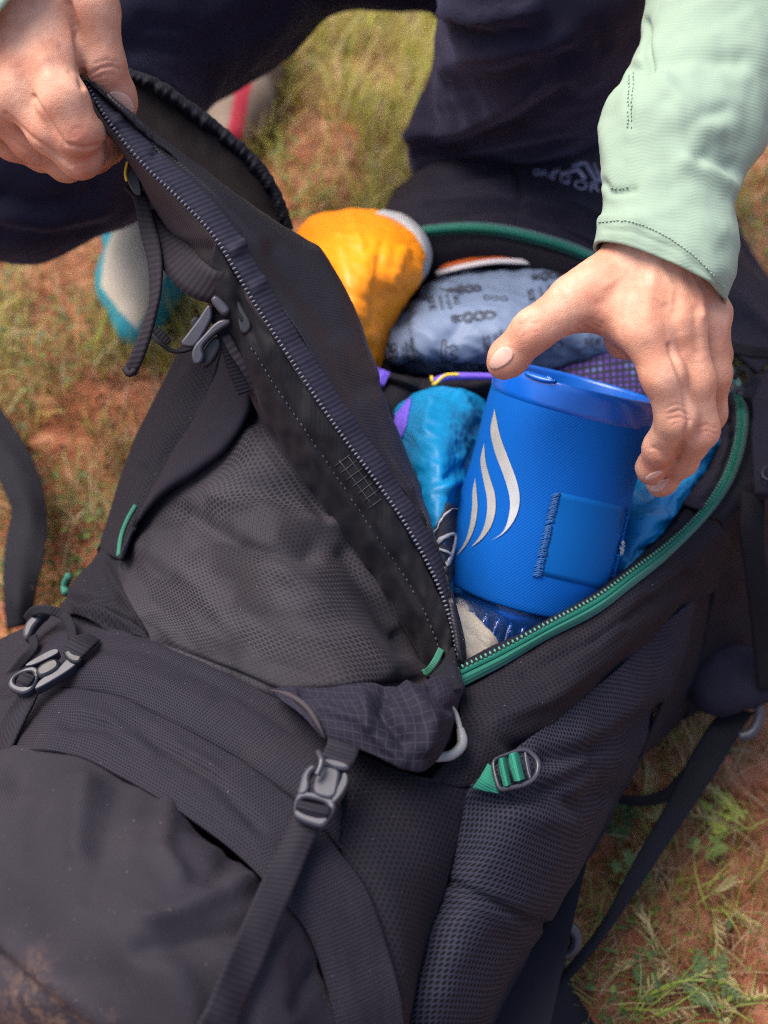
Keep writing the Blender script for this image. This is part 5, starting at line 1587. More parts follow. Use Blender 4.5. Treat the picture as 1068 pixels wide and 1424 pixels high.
# ---------------------------------------------------------------- person
person = empty('person', (0.0, 1.15, 0.0), 'person in mint shirt and navy trousers crouching behind the backpack, holding its flap', 'person')

def nailpatch(name, tip, base, nrm, w, parent, tipw=.28):
    """curved fingernail between a base and a tip point"""
    tip, base = np.asarray(tip), np.asarray(base)
    ax = tip - base; L = np.linalg.norm(ax); ax /= L
    n = np.asarray(nrm) - ax * (np.asarray(nrm) @ ax); n /= np.linalg.norm(n)
    s = np.cross(n, ax)
    G = []
    for t in np.linspace(0, 1, 12):
        ww = w * min(1, (1 - (1 - min(1, t / .3)) ** 2) ** .5 * .25 + .75) * min(1, .82 + .18 * math.cos(max(0, (t - .72) / .28) * math.pi / 2) if t > .72 else 1)
        row = []
        for a in np.linspace(-1, 1, 13):
            row.append(base + ax * (L * (t + (.10 * (1 - a * a) if t > .5 else -.10 * (1 - a * a)) * abs(t - .5) * 2)) + s * (ww * math.sin(a * 1.15) / math.sin(1.15)) - n * (w * .62 * (1 - math.cos(a * 1.15))) - n * (.0006 * t * t))
        G.append(row)
    o, _, _ = surf(name, np.array(G), M['nail'], parent, thick=.0008, face=tip + n)
    return o

def hand_mesh(F, feats, red, blur=1, noise=.00013):
    v, f = F.mesh(blur)
    v = relax(v, f, 2)
    n = vnormals(v, f)
    if (n * (v - v.mean(0))).sum() < 0:
        f = f[:, ::-1]; n = -n
    v = sculpt(v, n, feats)
    v += n * (noise * fbm(v * 180, 3))[:, None]
    c = np.zeros(len(v))
    q = proj(v)
    for (x, y), r_, a in red: c = np.maximum(c, a * np.exp(-((q[:, 0] - x) ** 2 + (q[:, 1] - y) ** 2) / r_ ** 2))
    return v, f, c

# --- the hand on the pot
FA = Field(V(660, 700, .66), V(660, 700, .66) + 1e-6, .0012)
pts = np.array([V(650, 300, .64), V(1040, 300, .64), V(650, 720, .86), V(1040, 720, .86), V(650, 720, .64), V(1040, 300, .86), V(960, 250, .74), V(1000, 200, .74)])
FA = Field(pts.min(0) - .02, pts.max(0) + .02, .00125)
W1, W2, W3 = V(890, 352, .704), V(930, 358, .700), V(962, 384, .708)
MC = [V(898, 462, .679), V(948, 452, .684), V(982, 444, .702), V(990, 436, .728)]
palm = FA.sub()
for (w, m, rw, rm) in ((W1, MC[0], .0175, .0130), (W2, MC[1], .0175, .0125), (W3, MC[2], .0160, .0120), (W3 + FWD * .012, MC[3], .0155, .0115)):
    FA.cone(w, m, rw, rm, .014, palm)
FA.cone(W1 + FWD * .012, V(870, 470, .715), .017, .013, .012, palm)          # flesh under the index metacarpal
FA.cone(W2 + FWD * .012, V(940, 470, .72), .017, .013, .012, palm)
FA.cone(W1, W3, .018, .018, .012, palm)
th = [V(878, 372, .706), V(800, 420, .694), V(741, 460, .690), V(707, 497, .700), V(699, 506, .704)]
FA.chain(th, [.0185, .0150, .0118, .0108, .0090], .006, palm)
FA.cone(V(820, 418, .700), V(880, 450, .692), .0125, .0130, .014, palm)         # web between thumb and index
FA.cone(V(845, 405, .700), V(885, 430, .690), .0150, .0140, .014, palm)
fore = [V(926, 356, .704), V(950, 270, .722), V(972, 190, .742)]
FA.chain(fore, [.0245, .025, .025], .012, palm)
FA.F = palm
fingers = [([MC[0], V(922, 522, .679), V(941, 580, .690), V(918, 622, .714), V(906, 650, .733), V(904, 657, .739)], [.0135, .0117, .0112, .0094, .0085, .0076]),
           ([MC[1], V(965, 530, .688), V(972, 598, .702), V(948, 640, .734), V(922, 668, .756), V(916, 674, .760)], [.0128, .0112, .0110, .0094, .0084, .0075]),
           ([MC[2], V(990, 520, .712), V(985, 575, .735), V(962, 620, .770), V(938, 655, .795)], [.0120, .0108, .0104, .0092, .0078]),
           ([MC[3], V(994, 495, .745), V(985, 530, .768), V(968, 570, .795), V(950, 600, .815)], [.0110, .0098, .0094, .0084, .0072])]
Fg = None
for p_, r_ in fingers:
    g = FA.sub()
    FA.chain(p_, r_, .006, g)
    if Fg is None: Fg = g
    else:
        hh = np.maximum(.0012 - np.abs(Fg - g), 0) / .0012
        Fg = np.minimum(Fg, g) - hh * hh * .0012 * .25
FA.merge(Fg, .0055)
fa = [([(915, 360), (905, 400), (900, 440)], 8, .0007), ([(945, 362), (950, 400), (950, 440)], 8, .0007), ([(972, 375), (978, 405), (984, 435)], 8, .0007),
      ([(922, 430), (928, 465), (934, 492)], 10, -.0008), ([(968, 430), (968, 455), (970, 490)], 7, -.0012), ([(932, 480), (950, 540), (959, 585), (940, 640)], 3.5, -.0016),
      ([(897, 452), (900, 468)], 12, .0005), ([(947, 446), (950, 462)], 11, .0005),
      ([(808, 450), (825, 462), (842, 474)], 3.0, -.0010), ([(815, 446), (835, 456)], 2.0, -.0007), ([(822, 443), (838, 450)], 1.6, -.0006), ([(800, 455), (815, 468)], 2.0, -.0007),
      ([(722, 452), (735, 448), (748, 450)], 2, -.0005), ([(728, 446), (742, 444)], 2, -.0004),
      ([(930, 575), (945, 570), (958, 577)], 2.2, -.0006), ([(930, 584), (946, 580), (960, 585)], 2.2, -.0006), ([(926, 568), (940, 562), (952, 566)], 2, -.0005),
      ([(968, 596), (982, 590), (994, 596)], 2, -.0006), ([(968, 604), (984, 599), (996, 604)], 2, -.0005),
      ([(918, 640), (922, 648)], 4, .0004), ([(905, 622), (918, 628), (926, 636)], 2.5, -.0006), ([(948, 470), (958, 530), (968, 580)], 7, .0006), ([(860, 400), (840, 420)], 12, -.0012), ([(890, 345), (895, 400)], 9, -.0006)]
for cx_, cy_, an, w_, n_c in ((944, 580, -8, 17, 6), (982, 600, 5, 13, 5), (735, 455, -25, 17, 6), (914, 626, 20, 13, 4)):
    for i_ in range(n_c):
        o_ = (i_ - n_c / 2 + .5) * 3.6 + rng.normal() * .5
        c_, s_ = math.cos(math.radians(an + rng.normal() * 5)), math.sin(math.radians(an + rng.normal() * 5))
        ww = w_ * (1 - .12 * abs(i_ - n_c / 2 + .5)) * rng.uniform(.6, 1)
        fa.append(([(cx_ - ww * c_ - o_ * s_, cy_ - ww * s_ + o_ * c_ + 2), (cx_ - o_ * s_, cy_ + o_ * c_ - 1.5), (cx_ + ww * c_ - o_ * s_, cy_ + ww * s_ + o_ * c_ + 2)], 1.6, -.00030))
fa += [([(955, 350), (962, 385), (975, 410), (978, 440)], 3.5, .0006), ([(920, 370), (935, 400), (932, 430)], 3.5, .0005), ([(890, 380), (900, 410), (925, 420)], 3.5, .0004), ([(868, 380), (840, 400)], 4, .0004)]
reda = [((828, 418), 4, 1.0), ((825, 416), 7, .5), ((926, 478), 14, .35), ((945, 582), 18, .35), ((985, 602), 15, .35), ((735, 462), 24, .25), ((910, 640), 22, .35), ((930, 665), 18, .4), ((825, 462), 16, .35), ((698, 510), 16, .3), ((905, 400), 9, .12), ((972, 420), 14, .25), ((845, 480), 14, .3)]
hvA, hfA, hcA = hand_mesh(FA, fa, reda)

# --- the hand lifting the flap
pts = np.array([V(-80, -90, .62), V(230, -90, .62), V(-80, 270, .82), V(230, 270, .82), V(-80, 270, .62), V(230, -90, .82)])
FB = Field(pts.min(0) - .02, pts.max(0) + .02, .00125)
palm = FB.sub()
wr_ = [V(10, -20, .690), V(-15, 10, .692), V(-35, 45, .700)]
MB = [V(66, 96, .684), V(28, 128, .688), V(0, 150, .700), V(-18, 168, .716)]
for w, m, rw, rm in ((wr_[0], MB[0], .019, .0145), (wr_[1], MB[1], .0185, .0135), (wr_[2], MB[2], .0175, .0125), (wr_[2], MB[3], .0165, .0115)):
    FB.cone(w, m, rw, rm, .014, palm)
FB.cone(wr_[0], wr_[2], .019, .018, .012, palm)
FB.chain([V(-20, -10, .695), V(-90, -80, .71)], [.0265, .030], .012, palm)
FB.cone(V(40, 20, .690), V(82, 70, .690), .0165, .0135, .012, palm)                 # first interosseous
thb = [V(60, -30, .700), V(128, 12, .692), V(143, 90, .702), V(162, 132, .716), V(171, 147, .720)]
tg = FB.sub(); FB.chain(thb, [.018, .0150, .0125, .0108, .0086], .006, tg)
FB.F = palm
fb_ = [([MB[0], V(88, 142, .678), V(108, 186, .684), V(136, 186, .716), V(160, 182, .738)], [.0148, .0136, .0120, .0098, .0085]),
       ([MB[1], V(72, 182, .690), V(112, 219, .698), V(140, 206, .728), V(160, 196, .746)], [.0138, .0124, .0112, .0098, .0084]),
       ([MB[2], V(45, 196, .712), V(92, 226, .724), V(130, 218, .745), V(155, 210, .755)], [.0126, .0112, .0104, .0092, .008]),
       ([MB[3], V(18, 198, .736), V(60, 216, .750), V(96, 216, .765), V(120, 212, .775)], [.0115, .0100, .0092, .0084, .0074])]
Fg = None
for p_, r_ in fb_:
    g = FB.sub(); FB.chain(p_, r_, .007, g)
    if Fg is None: Fg = g
    else:
        hh = np.maximum(.0020 - np.abs(Fg - g), 0) / .0020
        Fg = np.minimum(Fg, g) - hh * hh * .0020 * .25
FB.merge(Fg, .006)
hh = np.maximum(.003 - np.abs(FB.F - tg), 0) / .003
FB.F = np.minimum(FB.F, tg) - hh * hh * .003 * .25
base = FB.sub(); FB.cone(V(20, -40, .700), V(95, -15, .694), .021, .019, .01, base); FB.merge(base, .012)
fbf = [([(95, 5), (106, 40), (112, 80), (116, 118)], 5, -.0030), ([(84, 66), (100, 92), (112, 108)], 5, -.0005), ([(96, 100), (108, 114)], 3, -.0005),
       ([(125, 104), (140, 94), (155, 92), (168, 96)], 2.0, -.0010), ([(128, 110), (145, 104), (160, 104)], 1.8, -.0006), ([(132, 88), (148, 83), (162, 86)], 1.8, -.0006), ([(130, 116), (150, 112)], 1.6, -.0004),
       ([(24, 96), (34, 115), (46, 134)], 7, -.0008), ([(46, 134), (68, 168), (90, 200), (118, 206), (150, 198)], 2.6, -.0015), ([(8, 158), (45, 192), (75, 212), (98, 230)], 2.6, -.0013), ([(0, 182), (30, 204), (60, 222)], 2.4, -.0010),
       ([(106, 228), (118, 226), (128, 232)], 2, -.0005), ([(108, 236), (120, 234)], 1.8, -.0004),
       ([(62, 86), (66, 104)], 13, .0014), ([(40, 40), (60, 80)], 9, .0006), ([(10, 60), (22, 100)], 8, .0008)]
for cx_, cy_, an, w_, n_c in ((106, 184, -38, 12, 4), (146, 98, -8, 20, 6)):
    for i_ in range(n_c):
        o_ = (i_ - n_c / 2 + .5) * 3.6 + rng.normal() * .5
        c_, s_ = math.cos(math.radians(an + rng.normal() * 5)), math.sin(math.radians(an + rng.normal() * 5))
        ww = w_ * (1 - .12 * abs(i_ - n_c / 2 + .5)) * rng.uniform(.6, 1)
        fbf.append(([(cx_ - ww * c_ - o_ * s_, cy_ - ww * s_ + o_ * c_ + 2), (cx_ - o_ * s_, cy_ + o_ * c_ - 1.5), (cx_ + ww * c_ - o_ * s_, cy_ + ww * s_ + o_ * c_ + 2)], 1.6, -.00030))
redb = [((110, 190), 18, .65), ((118, 222), 15, .6), ((118, 238), 10, .5), ((148, 96), 20, .30), ((160, 115), 22, .45), ((172, 135), 12, .55), ((24, 90), 14, .3), ((60, 130), 22, .18), ((140, 205), 16, .6), ((78, 190), 7, .5), ((95, 70), 20, .2), ((20, 200), 25, .3), ((145, 195), 22, .4)]
hvB, hfB, hcB = hand_mesh(FB, fbf, redb)

# --- head, neck and upper arms under the clothes, one skin with the hands
sh_r = np.array([.26, 1.06, .74]); sh_l = np.array([-.16, 1.06, .74])
el_r = V(1130, -160, .80); el_l = V(-190, -260, .80)
FC = Field((-.55, .70, .30), (.55, 1.45, 1.25), .009)
FC.chain([V(955, 250, .726), el_r, sh_r], [.026, .036, .045], .02)
FC.chain([V(-90, -80, .712), el_l, sh_l], [.026, .036, .045], .02)
hd = np.array([.05, 1.00, .98])
FC.cone(sh_r, sh_l, .06, .06, .03)
FC.cone(np.array([.05, 1.12, .80]), hd + (0, .02, -.02), .055, .052, .03)
FC.cone(hd + (0, .03, .05), hd + (0, -.03, -.05), .082, .062, .03)
FC.cone(hd + (0, -.03, -.04), hd + (0, -.075, -.075), .040, .028, .02)
FC.cone(hd + (0, -.085, .005), hd + (0, -.105, -.025), .010, .014, .015)
for s in (-1, 1):
    FC.cone(hd + (s * .078, .03, .01), hd + (s * .082, .035, -.03), .016, .010, .01)
    FC.cone(hd + (s * .03, -.078, .012), hd + (s * .034, -.078, .012), .013, .013, .01)
hvC, hfC = FC.mesh(1)
nC = vnormals(hvC, hfC)
if (nC * (hvC - hvC.mean(0))).sum() < 0: hfC = hfC[:, ::-1]
vv = np.vstack([hvA, hvB, hvC]); ff = np.vstack([hfA, hfB + len(hvA), hfC + len(hvA) + len(hvB)])
cc = np.concatenate([hcA, hcB, np.zeros(len(hvC))])
mesh_obj('body', vv, ff, M['skin'], person, col=np.repeat(cc[:, None], 3, 1))
# hair
FH = Field(hd - .16, hd + .18, .008)
FH.cone(hd + (0, .045, .06), hd + (0, .03, .02), .088, .085, .02)
FH.cone(hd + (0, .075, .0), hd + (0, .075, -.05), .055, .04, .02)
v, f = FH.mesh(); v += .004 * fbm(v * 30, 3)[:, None]
mesh_obj('hair', v, f[:, ::-1], M['hair'], person)

# fingernails
def nail_at(tipc, basec, d, n, w, up):
    pass
BV['hand'] = BVHTree.FromPolygons(np.vstack([hvA, hvB]).tolist(), np.vstack([hfA, hfB + len(hvA)]).tolist())
def nail_px(b, t, w, name='fingernail', lift=.0003, extra=0):
    pb, nb = hit(b[0], b[1], 'hand'); pt, n2 = hit(t[0], t[1], 'hand')
    if pb is None or pt is None: return
    n = nb + n2; n /= np.linalg.norm(n)
    nailpatch(name, pt + n * (lift + .0004) + (pt - pb) * extra, pb + n * lift, n, w, person)
def nail_poly(poly, off=.00045):
    v, f = fill_poly(smooth_closed(poly, 26).tolist(), 3.0)
    decal('fingernail', v, f, 'hand', M['nail'], person, off=off, thick=.0008)
nail_poly([(697, 482), (710, 484), (715, 493), (709, 504), (696, 512), (683, 514), (680, 506), (686, 494)])
nail_poly([(897, 664), (906, 657), (919, 654), (923, 657), (910, 666), (900, 669)])
nail_poly([(902, 681), (912, 672), (927, 664), (932, 667), (923, 679), (912, 686)])
nail_poly([(147, 130), (163, 126), (179, 133), (186, 146), (187, 158), (173, 155), (156, 142)])

# --- shirt: right sleeve in the picture, built as rings with a hem
def sleeve(name, secs, n=90, m=64, feats=(), wr=(), key=None):
    """secs: (left px, left py, right px, right py, depth, depth radius / half width)"""
    S = np.array(secs, float)
    Lp = np.array([V(s[0], s[1], s[4]) for s in S]); Rp = np.array([V(s[2], s[3], s[4]) for s in S])
    k = cr(np.c_[Lp, Rp, S[:, 5:6]], n)
    G = []
    for q in k:
        c = (q[:3] + q[3:6]) / 2; h = (q[3:6] - q[:3]) / 2
        r_ = np.linalg.norm(h)
        b = -FWD * r_ * q[6]
        a = np.linspace(0, 2 * math.pi, m)
        G.append([c + h * math.cos(t) + b * math.sin(t) for t in a])
    G = np.array(G)
    # wrinkles on the closed tube
    du = np.gradient(G, axis=1); dv = np.gradient(G, axis=0)
    N = np.cross(du, dv); N /= np.maximum(np.linalg.norm(N, axis=-1, keepdims=True), 1e-9)
    C = G.mean(1, keepdims=True)
    if (N * (G - C)).sum() < 0: N = -N
    d = np.zeros(G.shape[:2])
    for sx, amp in wr:
        d += amp * fbm(G * sx + 3.1, 3)
    q = proj(G)
    see = np.clip((N * (CAMP - G)).sum(-1) * 6, 0, 1)
    for poly, w, amp in feats: d += amp * np.exp(-(segdist(q, poly) / w) ** 2) * see
    G = G + N * d[..., None]
    Gi = G - N * .0018
    UVt = grid_uv(G)
    v = np.vstack([G.reshape(-1, 3), Gi.reshape(-1, 3)])
    f1 = grid_faces(n, m); f2 = grid_faces(n, m, n * m, True)
    e = [(j, j + 1, n * m + j + 1, n * m + j) for j in range(m - 1)]
    o = mesh_obj(name, v, np.vstack([f1, f2, e]), M['shirt'], person, np.vstack([UVt.reshape(-1, 2)] * 2))
    bm = bmesh.new(); bm.from_mesh(o.data); bmesh.ops.recalc_face_normals(bm, faces=bm.faces); bm.to_mesh(o.data); bm.free()
    if key: BV[key] = BVHTree.FromPolygons(G.reshape(-1, 3).tolist(), f1.tolist())
    return o, G
secs = [(824, 338, 1008, 425, .700, .78), (829, 318, 1012, 405, .700, .80), (831, 303, 1016, 385, .702, .82), (838, 290, 1020, 352, .706, .85), (838, 245, 1023, 300, .714, .88), (838, 190, 1032, 256, .722, .9),
        (842, 150, 1066, 200, .732, .9), (872, 96, 1095, 130, .745, .9), (892, 40, 1135, 50, .758, .85), (912, -20, 1180, -40, .772, .85), (960, -110, 1235, -120, .79, .85), (1010, -200, 1260, -230, .80, .85)]
sleeve('sleeve', secs, n=150, m=120, key='slv', wr=[(16, .004), (45, .0010)],
       feats=[([(838, 318), (880, 322), (940, 345), (985, 385), (1006, 412)], 3.0, -.0010), ([(1020, 232), (985, 215), (975, 220)], 11, -.003), ([(1030, 262), (990, 235), (955, 225)], 14, .004),
              ([(845, 255), (850, 268), (880, 262)], 5, -.003), ([(840, 180), (850, 230), (846, 262)], 12, .003), ([(882, 110), (878, 150), (880, 180)], 3, -.0015), ([(905, 90), (960, 75), (1030, 80)], 14, -.004), ([(920, 110), (950, 160), (1000, 180)], 16, .004), ([(870, 95), (890, 92)], 6, -.004),
              ([(930, 140), (960, 170), (1010, 150)], 12, -.003), ([(880, 300), (940, 290), (1000, 320)], 14, .002), ([(896, 30), (900, 90)], 5, -.006)])
stitches('cuff_stitching', [(833, 309), (870, 307), (905, 318), (950, 344), (985, 375), (1008, 402)], 'slv', M['mintthread'], person, step=5, dash=3, w=1.2)
stitches('sleeve_stitching', [(881, 100), (879, 140), (878, 182)], 'slv', M['mintthread'], person, step=5, dash=3, w=1.2)
stitches('sleeve_stitching', [(875, 104), (873, 144), (873, 182)], 'slv', M['mintthread'], person, step=5, dash=3, w=1.2)
stitches('sleeve_stitching', [(849, 261), (862, 262), (876, 259)], 'slv', M['mintthread'], person, step=5, dash=3, w=1.4)
# other sleeve, only its cuff is in the picture
ax_c = V(-8, -8, .693); ax_e = V(-90, -80, .712)
def cuff(c0, c1, c2, r):
    k = cr(np.array([c0, c1, c2]), 60)
    tt = np.gradient(k, axis=0); tt /= np.linalg.norm(tt, axis=1)[:, None]
    G = []
    for i, (p_, t_) in enumerate(zip(k, tt)):
        s = np.cross(t_, -FWD); s /= np.linalg.norm(s); b = np.cross(s, t_)
        rr = np.interp(i / 59, [0, .05, .5, 1], [r, r * 1.02, r * 1.15, r * 1.6])
        G.append([p_ + (s * math.cos(a) + b * math.sin(a)) * rr - t_ * (.017 * math.sin(a) * (b @ -FWD) * (1 - i / 59)) for a in np.linspace(0, 2 * math.pi, 48)])
    surf('sleeve', np.array(G), M['shirt'], person, thick=.002, wr=[(0, 8, 8, .004)], face=np.array(G).mean((0, 1)) + np.array([0, 0, 9]))
cuff(V(26, 24, .692), V(-90, -80, .712), el_l, .034)
# shirt body and upper sleeves, mostly above the frame
FS = Field((-.55, .72, .28), (.60, 1.5, 1.0), .010)
FS.chain([el_r + (sh_r - el_r) * .02, sh_r], [.058, .068], .03)
FS.chain([el_l, sh_l], [.056, .068], .03)
FS.cone(sh_r + (-.03, 0, 0), sh_l + (.03, 0, 0), .075, .075, .04)
FS.cone(np.array([.05, 1.12, .70]), np.array([.05, 1.32, .42]), .135, .140, .05)
FS.cone(np.array([.05, 1.10, .78]), np.array([.05, 1.09, .83]), .075, .062, .03)
v, f = FS.mesh(1)
n = vnormals(v, f)
if (n * (v - v.mean(0))).sum() < 0: f = f[:, ::-1]; n = -n
v += n * (.006 * fbm(v * 14, 3))[:, None]
mesh_obj('shirt_body', v, f, M['shirtin'], person)

# --- trousers
FT = Field((-.75, .62, -.02), (.75, 1.62, .72), .0065)
hip_r, hip_l = np.array([.16, 1.36, .40]), np.array([-.06, 1.36, .40])
kn_r = V(760, -30, .905)
kn_l = V(20, 205, .985)
an_r, an_l = V(735, 250, 1.30), np.array([-.28, 1.20, .13])
FT.cone(hip_r, hip_l, .135, .135, .04)
FT.cone(hip_r, kn_r, .105, .082, .03)
FT.chain([kn_r, V(748, 70, 1.02), V(715, 150, 1.14), an_r], [.085, .083, .088, .070], .012)
FT.cone(V(400, -75, 1.14), V(680, -62, 1.14), .052, .056, .03)                  # seat seen between the knees
FT.cone(V(650, 195, 1.14), V(790, 185, 1.16), .058, .056, .015)                  # cloth bunched behind the calf
FT.chain([hip_l, V(300, -30, 1.12), kn_l], [.115, .088, .086], .03)
FT.cone(V(150, 190, 1.02), kn_l, .070, .080, .03)
FT.chain([kn_l, np.array([-.32, 1.08, .22]), an_l], [.082, .070, .055], .02)
v, f = FT.mesh(2)
v = relax(v, f, 2)
n = vnormals(v, f)
if (n * (v - v.mean(0))).sum() < 0: f = f[:, ::-1]; n = -n
v += n * (.007 * fbm(v * np.array([9, 9, 12]), 3))[:, None]
v = sculpt(v, n, [([(612, 15), (660, 28), (740, 15)], 9, .009), ([(612, 36), (680, 54), (760, 46)], 9, -.008), ([(620, 85), (700, 75), (790, 50)], 12, .005), ([(612, 120), (700, 110), (800, 80)], 12, -.007),
                  ([(575, 215), (640, 205), (720, 175), (790, 130)], 9, -.008), ([(570, 190), (650, 175), (720, 130), (760, 90)], 12, .011), ([(590, 240), (680, 225), (820, 200)], 12, -.008), ([(830, 40), (842, 70)], 6, -.004),
                  ([(0, 270), (60, 285), (130, 265)], 10, -.006), ([(0, 300), (70, 312), (150, 290)], 10, .005), ([(0, 322), (60, 330), (140, 318)], 7, -.005), ([(80, 255), (110, 268)], 6, .003), ([(180, 60), (260, 70), (380, 20)], 14, -.004), ([(200, 30), (260, 36)], 8, -.005), ([(190, 100), (250, 130)], 14, .004)])
n = vnormals(v, f)
uvt = np.stack([v[:, 0] * .8 + v[:, 1] * .6, v[:, 2]], -1)
mesh_obj('trousers', v, f, M['denim'], person, uvt)

# --- shoe on the near foot
shoe = empty('shoe', (0, 0, 0)); shoe.parent = person; shoe.location = P(190, 440, .05) - wloc(person)
def shoe_mesh(toe, heel, w, hgt):
    F_ = Field(np.minimum(toe, heel) - .09, np.maximum(toe, heel) + np.array([.09, .09, .12]), .0020)
    t = np.asarray(toe, float); h = np.asarray(heel, float); d = h - t
    F_.chain([t + (0, 0, .026), t + d * .25 + (0, 0, .034), t + d * .6 + (0, 0, .045), h + (0, 0, .045)], [w * .62, w, w * .86, w * .72], .02)
    F_.cone(t + d * .55 + (0, 0, .06), t + d * .95 + (0, 0, .085), w * .7, w * .62, .03)
    F_.F = np.maximum(F_.F, -( (F_.lo[2] + F_.h * np.arange(F_.n[2]))[None, None, :] - .004 ))
    v_, f_ = F_.mesh(1)
    n_2 = vnormals(v_, f_)
    if (n_2 * (v_ - v_.mean(0))).sum() < 0: f_ = f_[:, ::-1]
    return v_, f_
tl, hl = P(196, 462, .012), P(196, 462, .012) + np.array([-.02, .235, 0])
tl[2] = hl[2] = 0.0
v, f = shoe_mesh(tl, hl, .044, .07)
q = proj(v)
def inside(q, poly):
    poly = np.asarray(poly, float); r_ = np.zeros(len(q), bool); j = len(poly) - 1
    for i in range(len(poly)):
        a, b = poly[i], poly[j]
        c = ((a[1] > q[:, 1]) != (b[1] > q[:, 1])) & (q[:, 0] < (b[0] - a[0]) * (q[:, 1] - a[1]) / (b[1] - a[1] + 1e-9) + a[0])
        r_ ^= c; j = i
    return r_
fc = v[f].mean(1); nf = np.cross(v[f[:, 2]] - v[f[:, 0]], v[f[:, 3]] - v[f[:, 1]]); nf /= np.linalg.norm(nf, axis=1)[:, None] + 1e-12
along = (fc[:, 1] - tl[1]) / .235
wx = np.abs(fc[:, 0] - (tl[0] - .02 * along)) / .044
top = inside(proj(fc), [(140, 398), (146, 350), (156, 325), (175, 305), (225, 300), (240, 360), (222, 400), (205, 432), (190, 458), (166, 432)]) & (nf[:, 2] > -.05)
def submesh(name, v, f, m, mat, parent, lift=0.0):
    u, inv = np.unique(f[m], return_inverse=True)
    mesh_obj(name, v[u], inv.reshape(-1, 4), mat, parent)
submesh('toe_rand', v, f, ~top, M['shoeteal'], shoe)
submesh('upper', v, f, top, M['shoecream'], shoe)
for k in range(3):
    c = tl + np.array([-.012 - .002 * k, .155 + .022 * k, .112 + .012 * k])
    tube('lace', np.array([c + (-.026, .004, -.012), c + (-.01, 0, .003), c + (.01, 0, .003), c + (.026, .004, -.012)]), .0042, M['shoelace'], shoe, n=16)

# other shoe standing behind
s2 = empty('shoe', P(330, 170, .02), 'cream shoe with a red stripe standing on grass behind the lifted flap', 'shoe')
t2 = P(322, 205, .01); t2[2] = 0.0
h2 = t2 + np.array([.03, .22, 0])
v, f = shoe_mesh(t2, h2, .042, .08)
n = vnormals(v, f)
fc = v[f].mean(1)
al = (fc[:, 1] - t2[1]) / .22
side = (fc[:, 0] - (t2[0] + .03 * al))
low = fc[:, 2] < .018
rd = (~low) & (np.abs(side - .012 - .01 * al) < .009)
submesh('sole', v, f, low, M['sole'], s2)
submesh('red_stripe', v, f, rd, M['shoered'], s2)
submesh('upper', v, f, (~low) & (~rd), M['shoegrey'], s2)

# ---------------------------------------------------------------- plants
def inpack(x, y):
    return False

def blades(n, xr, yr, hl, wl, cols, dens, seed, bend=.5, fall=None):
    r = np.random.RandomState(seed)
    x = r.uniform(*xr, n); y = r.uniform(*yr, n)
    k = fbm(np.stack([x * 3.0, y * 3.0, np.full(n, seed * 1.0)], -1), 3)
    k2 = perlin(np.stack([x * 14, y * 14, np.full(n, 5.5 + seed)], -1))
    if fall:                                                 # thins out away from the middle of the meadow
        dens = dens + 2.2 * np.maximum(0, np.hypot((x - fall[0]) / fall[2], (y - fall[1]) / fall[3]) - 1.0)
    keep = (k + .6 * k2 + r.normal(size=n) * .15) > dens
    x, y, k = x[keep], y[keep], k[keep]
    n = len(x)
    h = r.uniform(hl[0], hl[1], n) * (0.7 + .5 * r.rand(n))
    w = r.uniform(wl[0], wl[1], n)
    a = r.uniform(0, 2 * math.pi, n)
    lean = r.uniform(.1, 1.0, n) * bend * h
    z = hash_soil(x, y) - .010
    ca, sa = np.cos(a), np.sin(a)
    b2 = a + math.pi / 2 + r.normal(size=n) * .5
    V_, C_ = [], []
    ci = r.randint(0, len(cols), n)
    c = np.asarray(cols)[ci] * (0.75 + .5 * r.rand(n))[:, None]
    ts = [0, .35, .7, 1.0]
    for t in ts:
        px = x + ca * lean * t * t; py = y + sa * lean * t * t; pz = z + h * t * (1 - .25 * t * np.clip(lean / h, 0, 1))
        ww = w * (1 - t * .92) * .5
        V_.append(np.stack([px - np.cos(b2) * ww, py - np.sin(b2) * ww, pz], -1))
        V_.append(np.stack([px + np.cos(b2) * ww, py + np.sin(b2) * ww, pz], -1))
        C_ += [c, c]
    V_ = np.stack(V_, 1).reshape(-1, 3); C_ = np.stack(C_, 1).reshape(-1, 3)
    i0 = np.arange(n)[:, None] * 8
    f = np.concatenate([i0 + np.array([[2 * q, 2 * q + 1, 2 * q + 3, 2 * q + 2]]) for q in range(3)], 0)
    return V_, f, C_

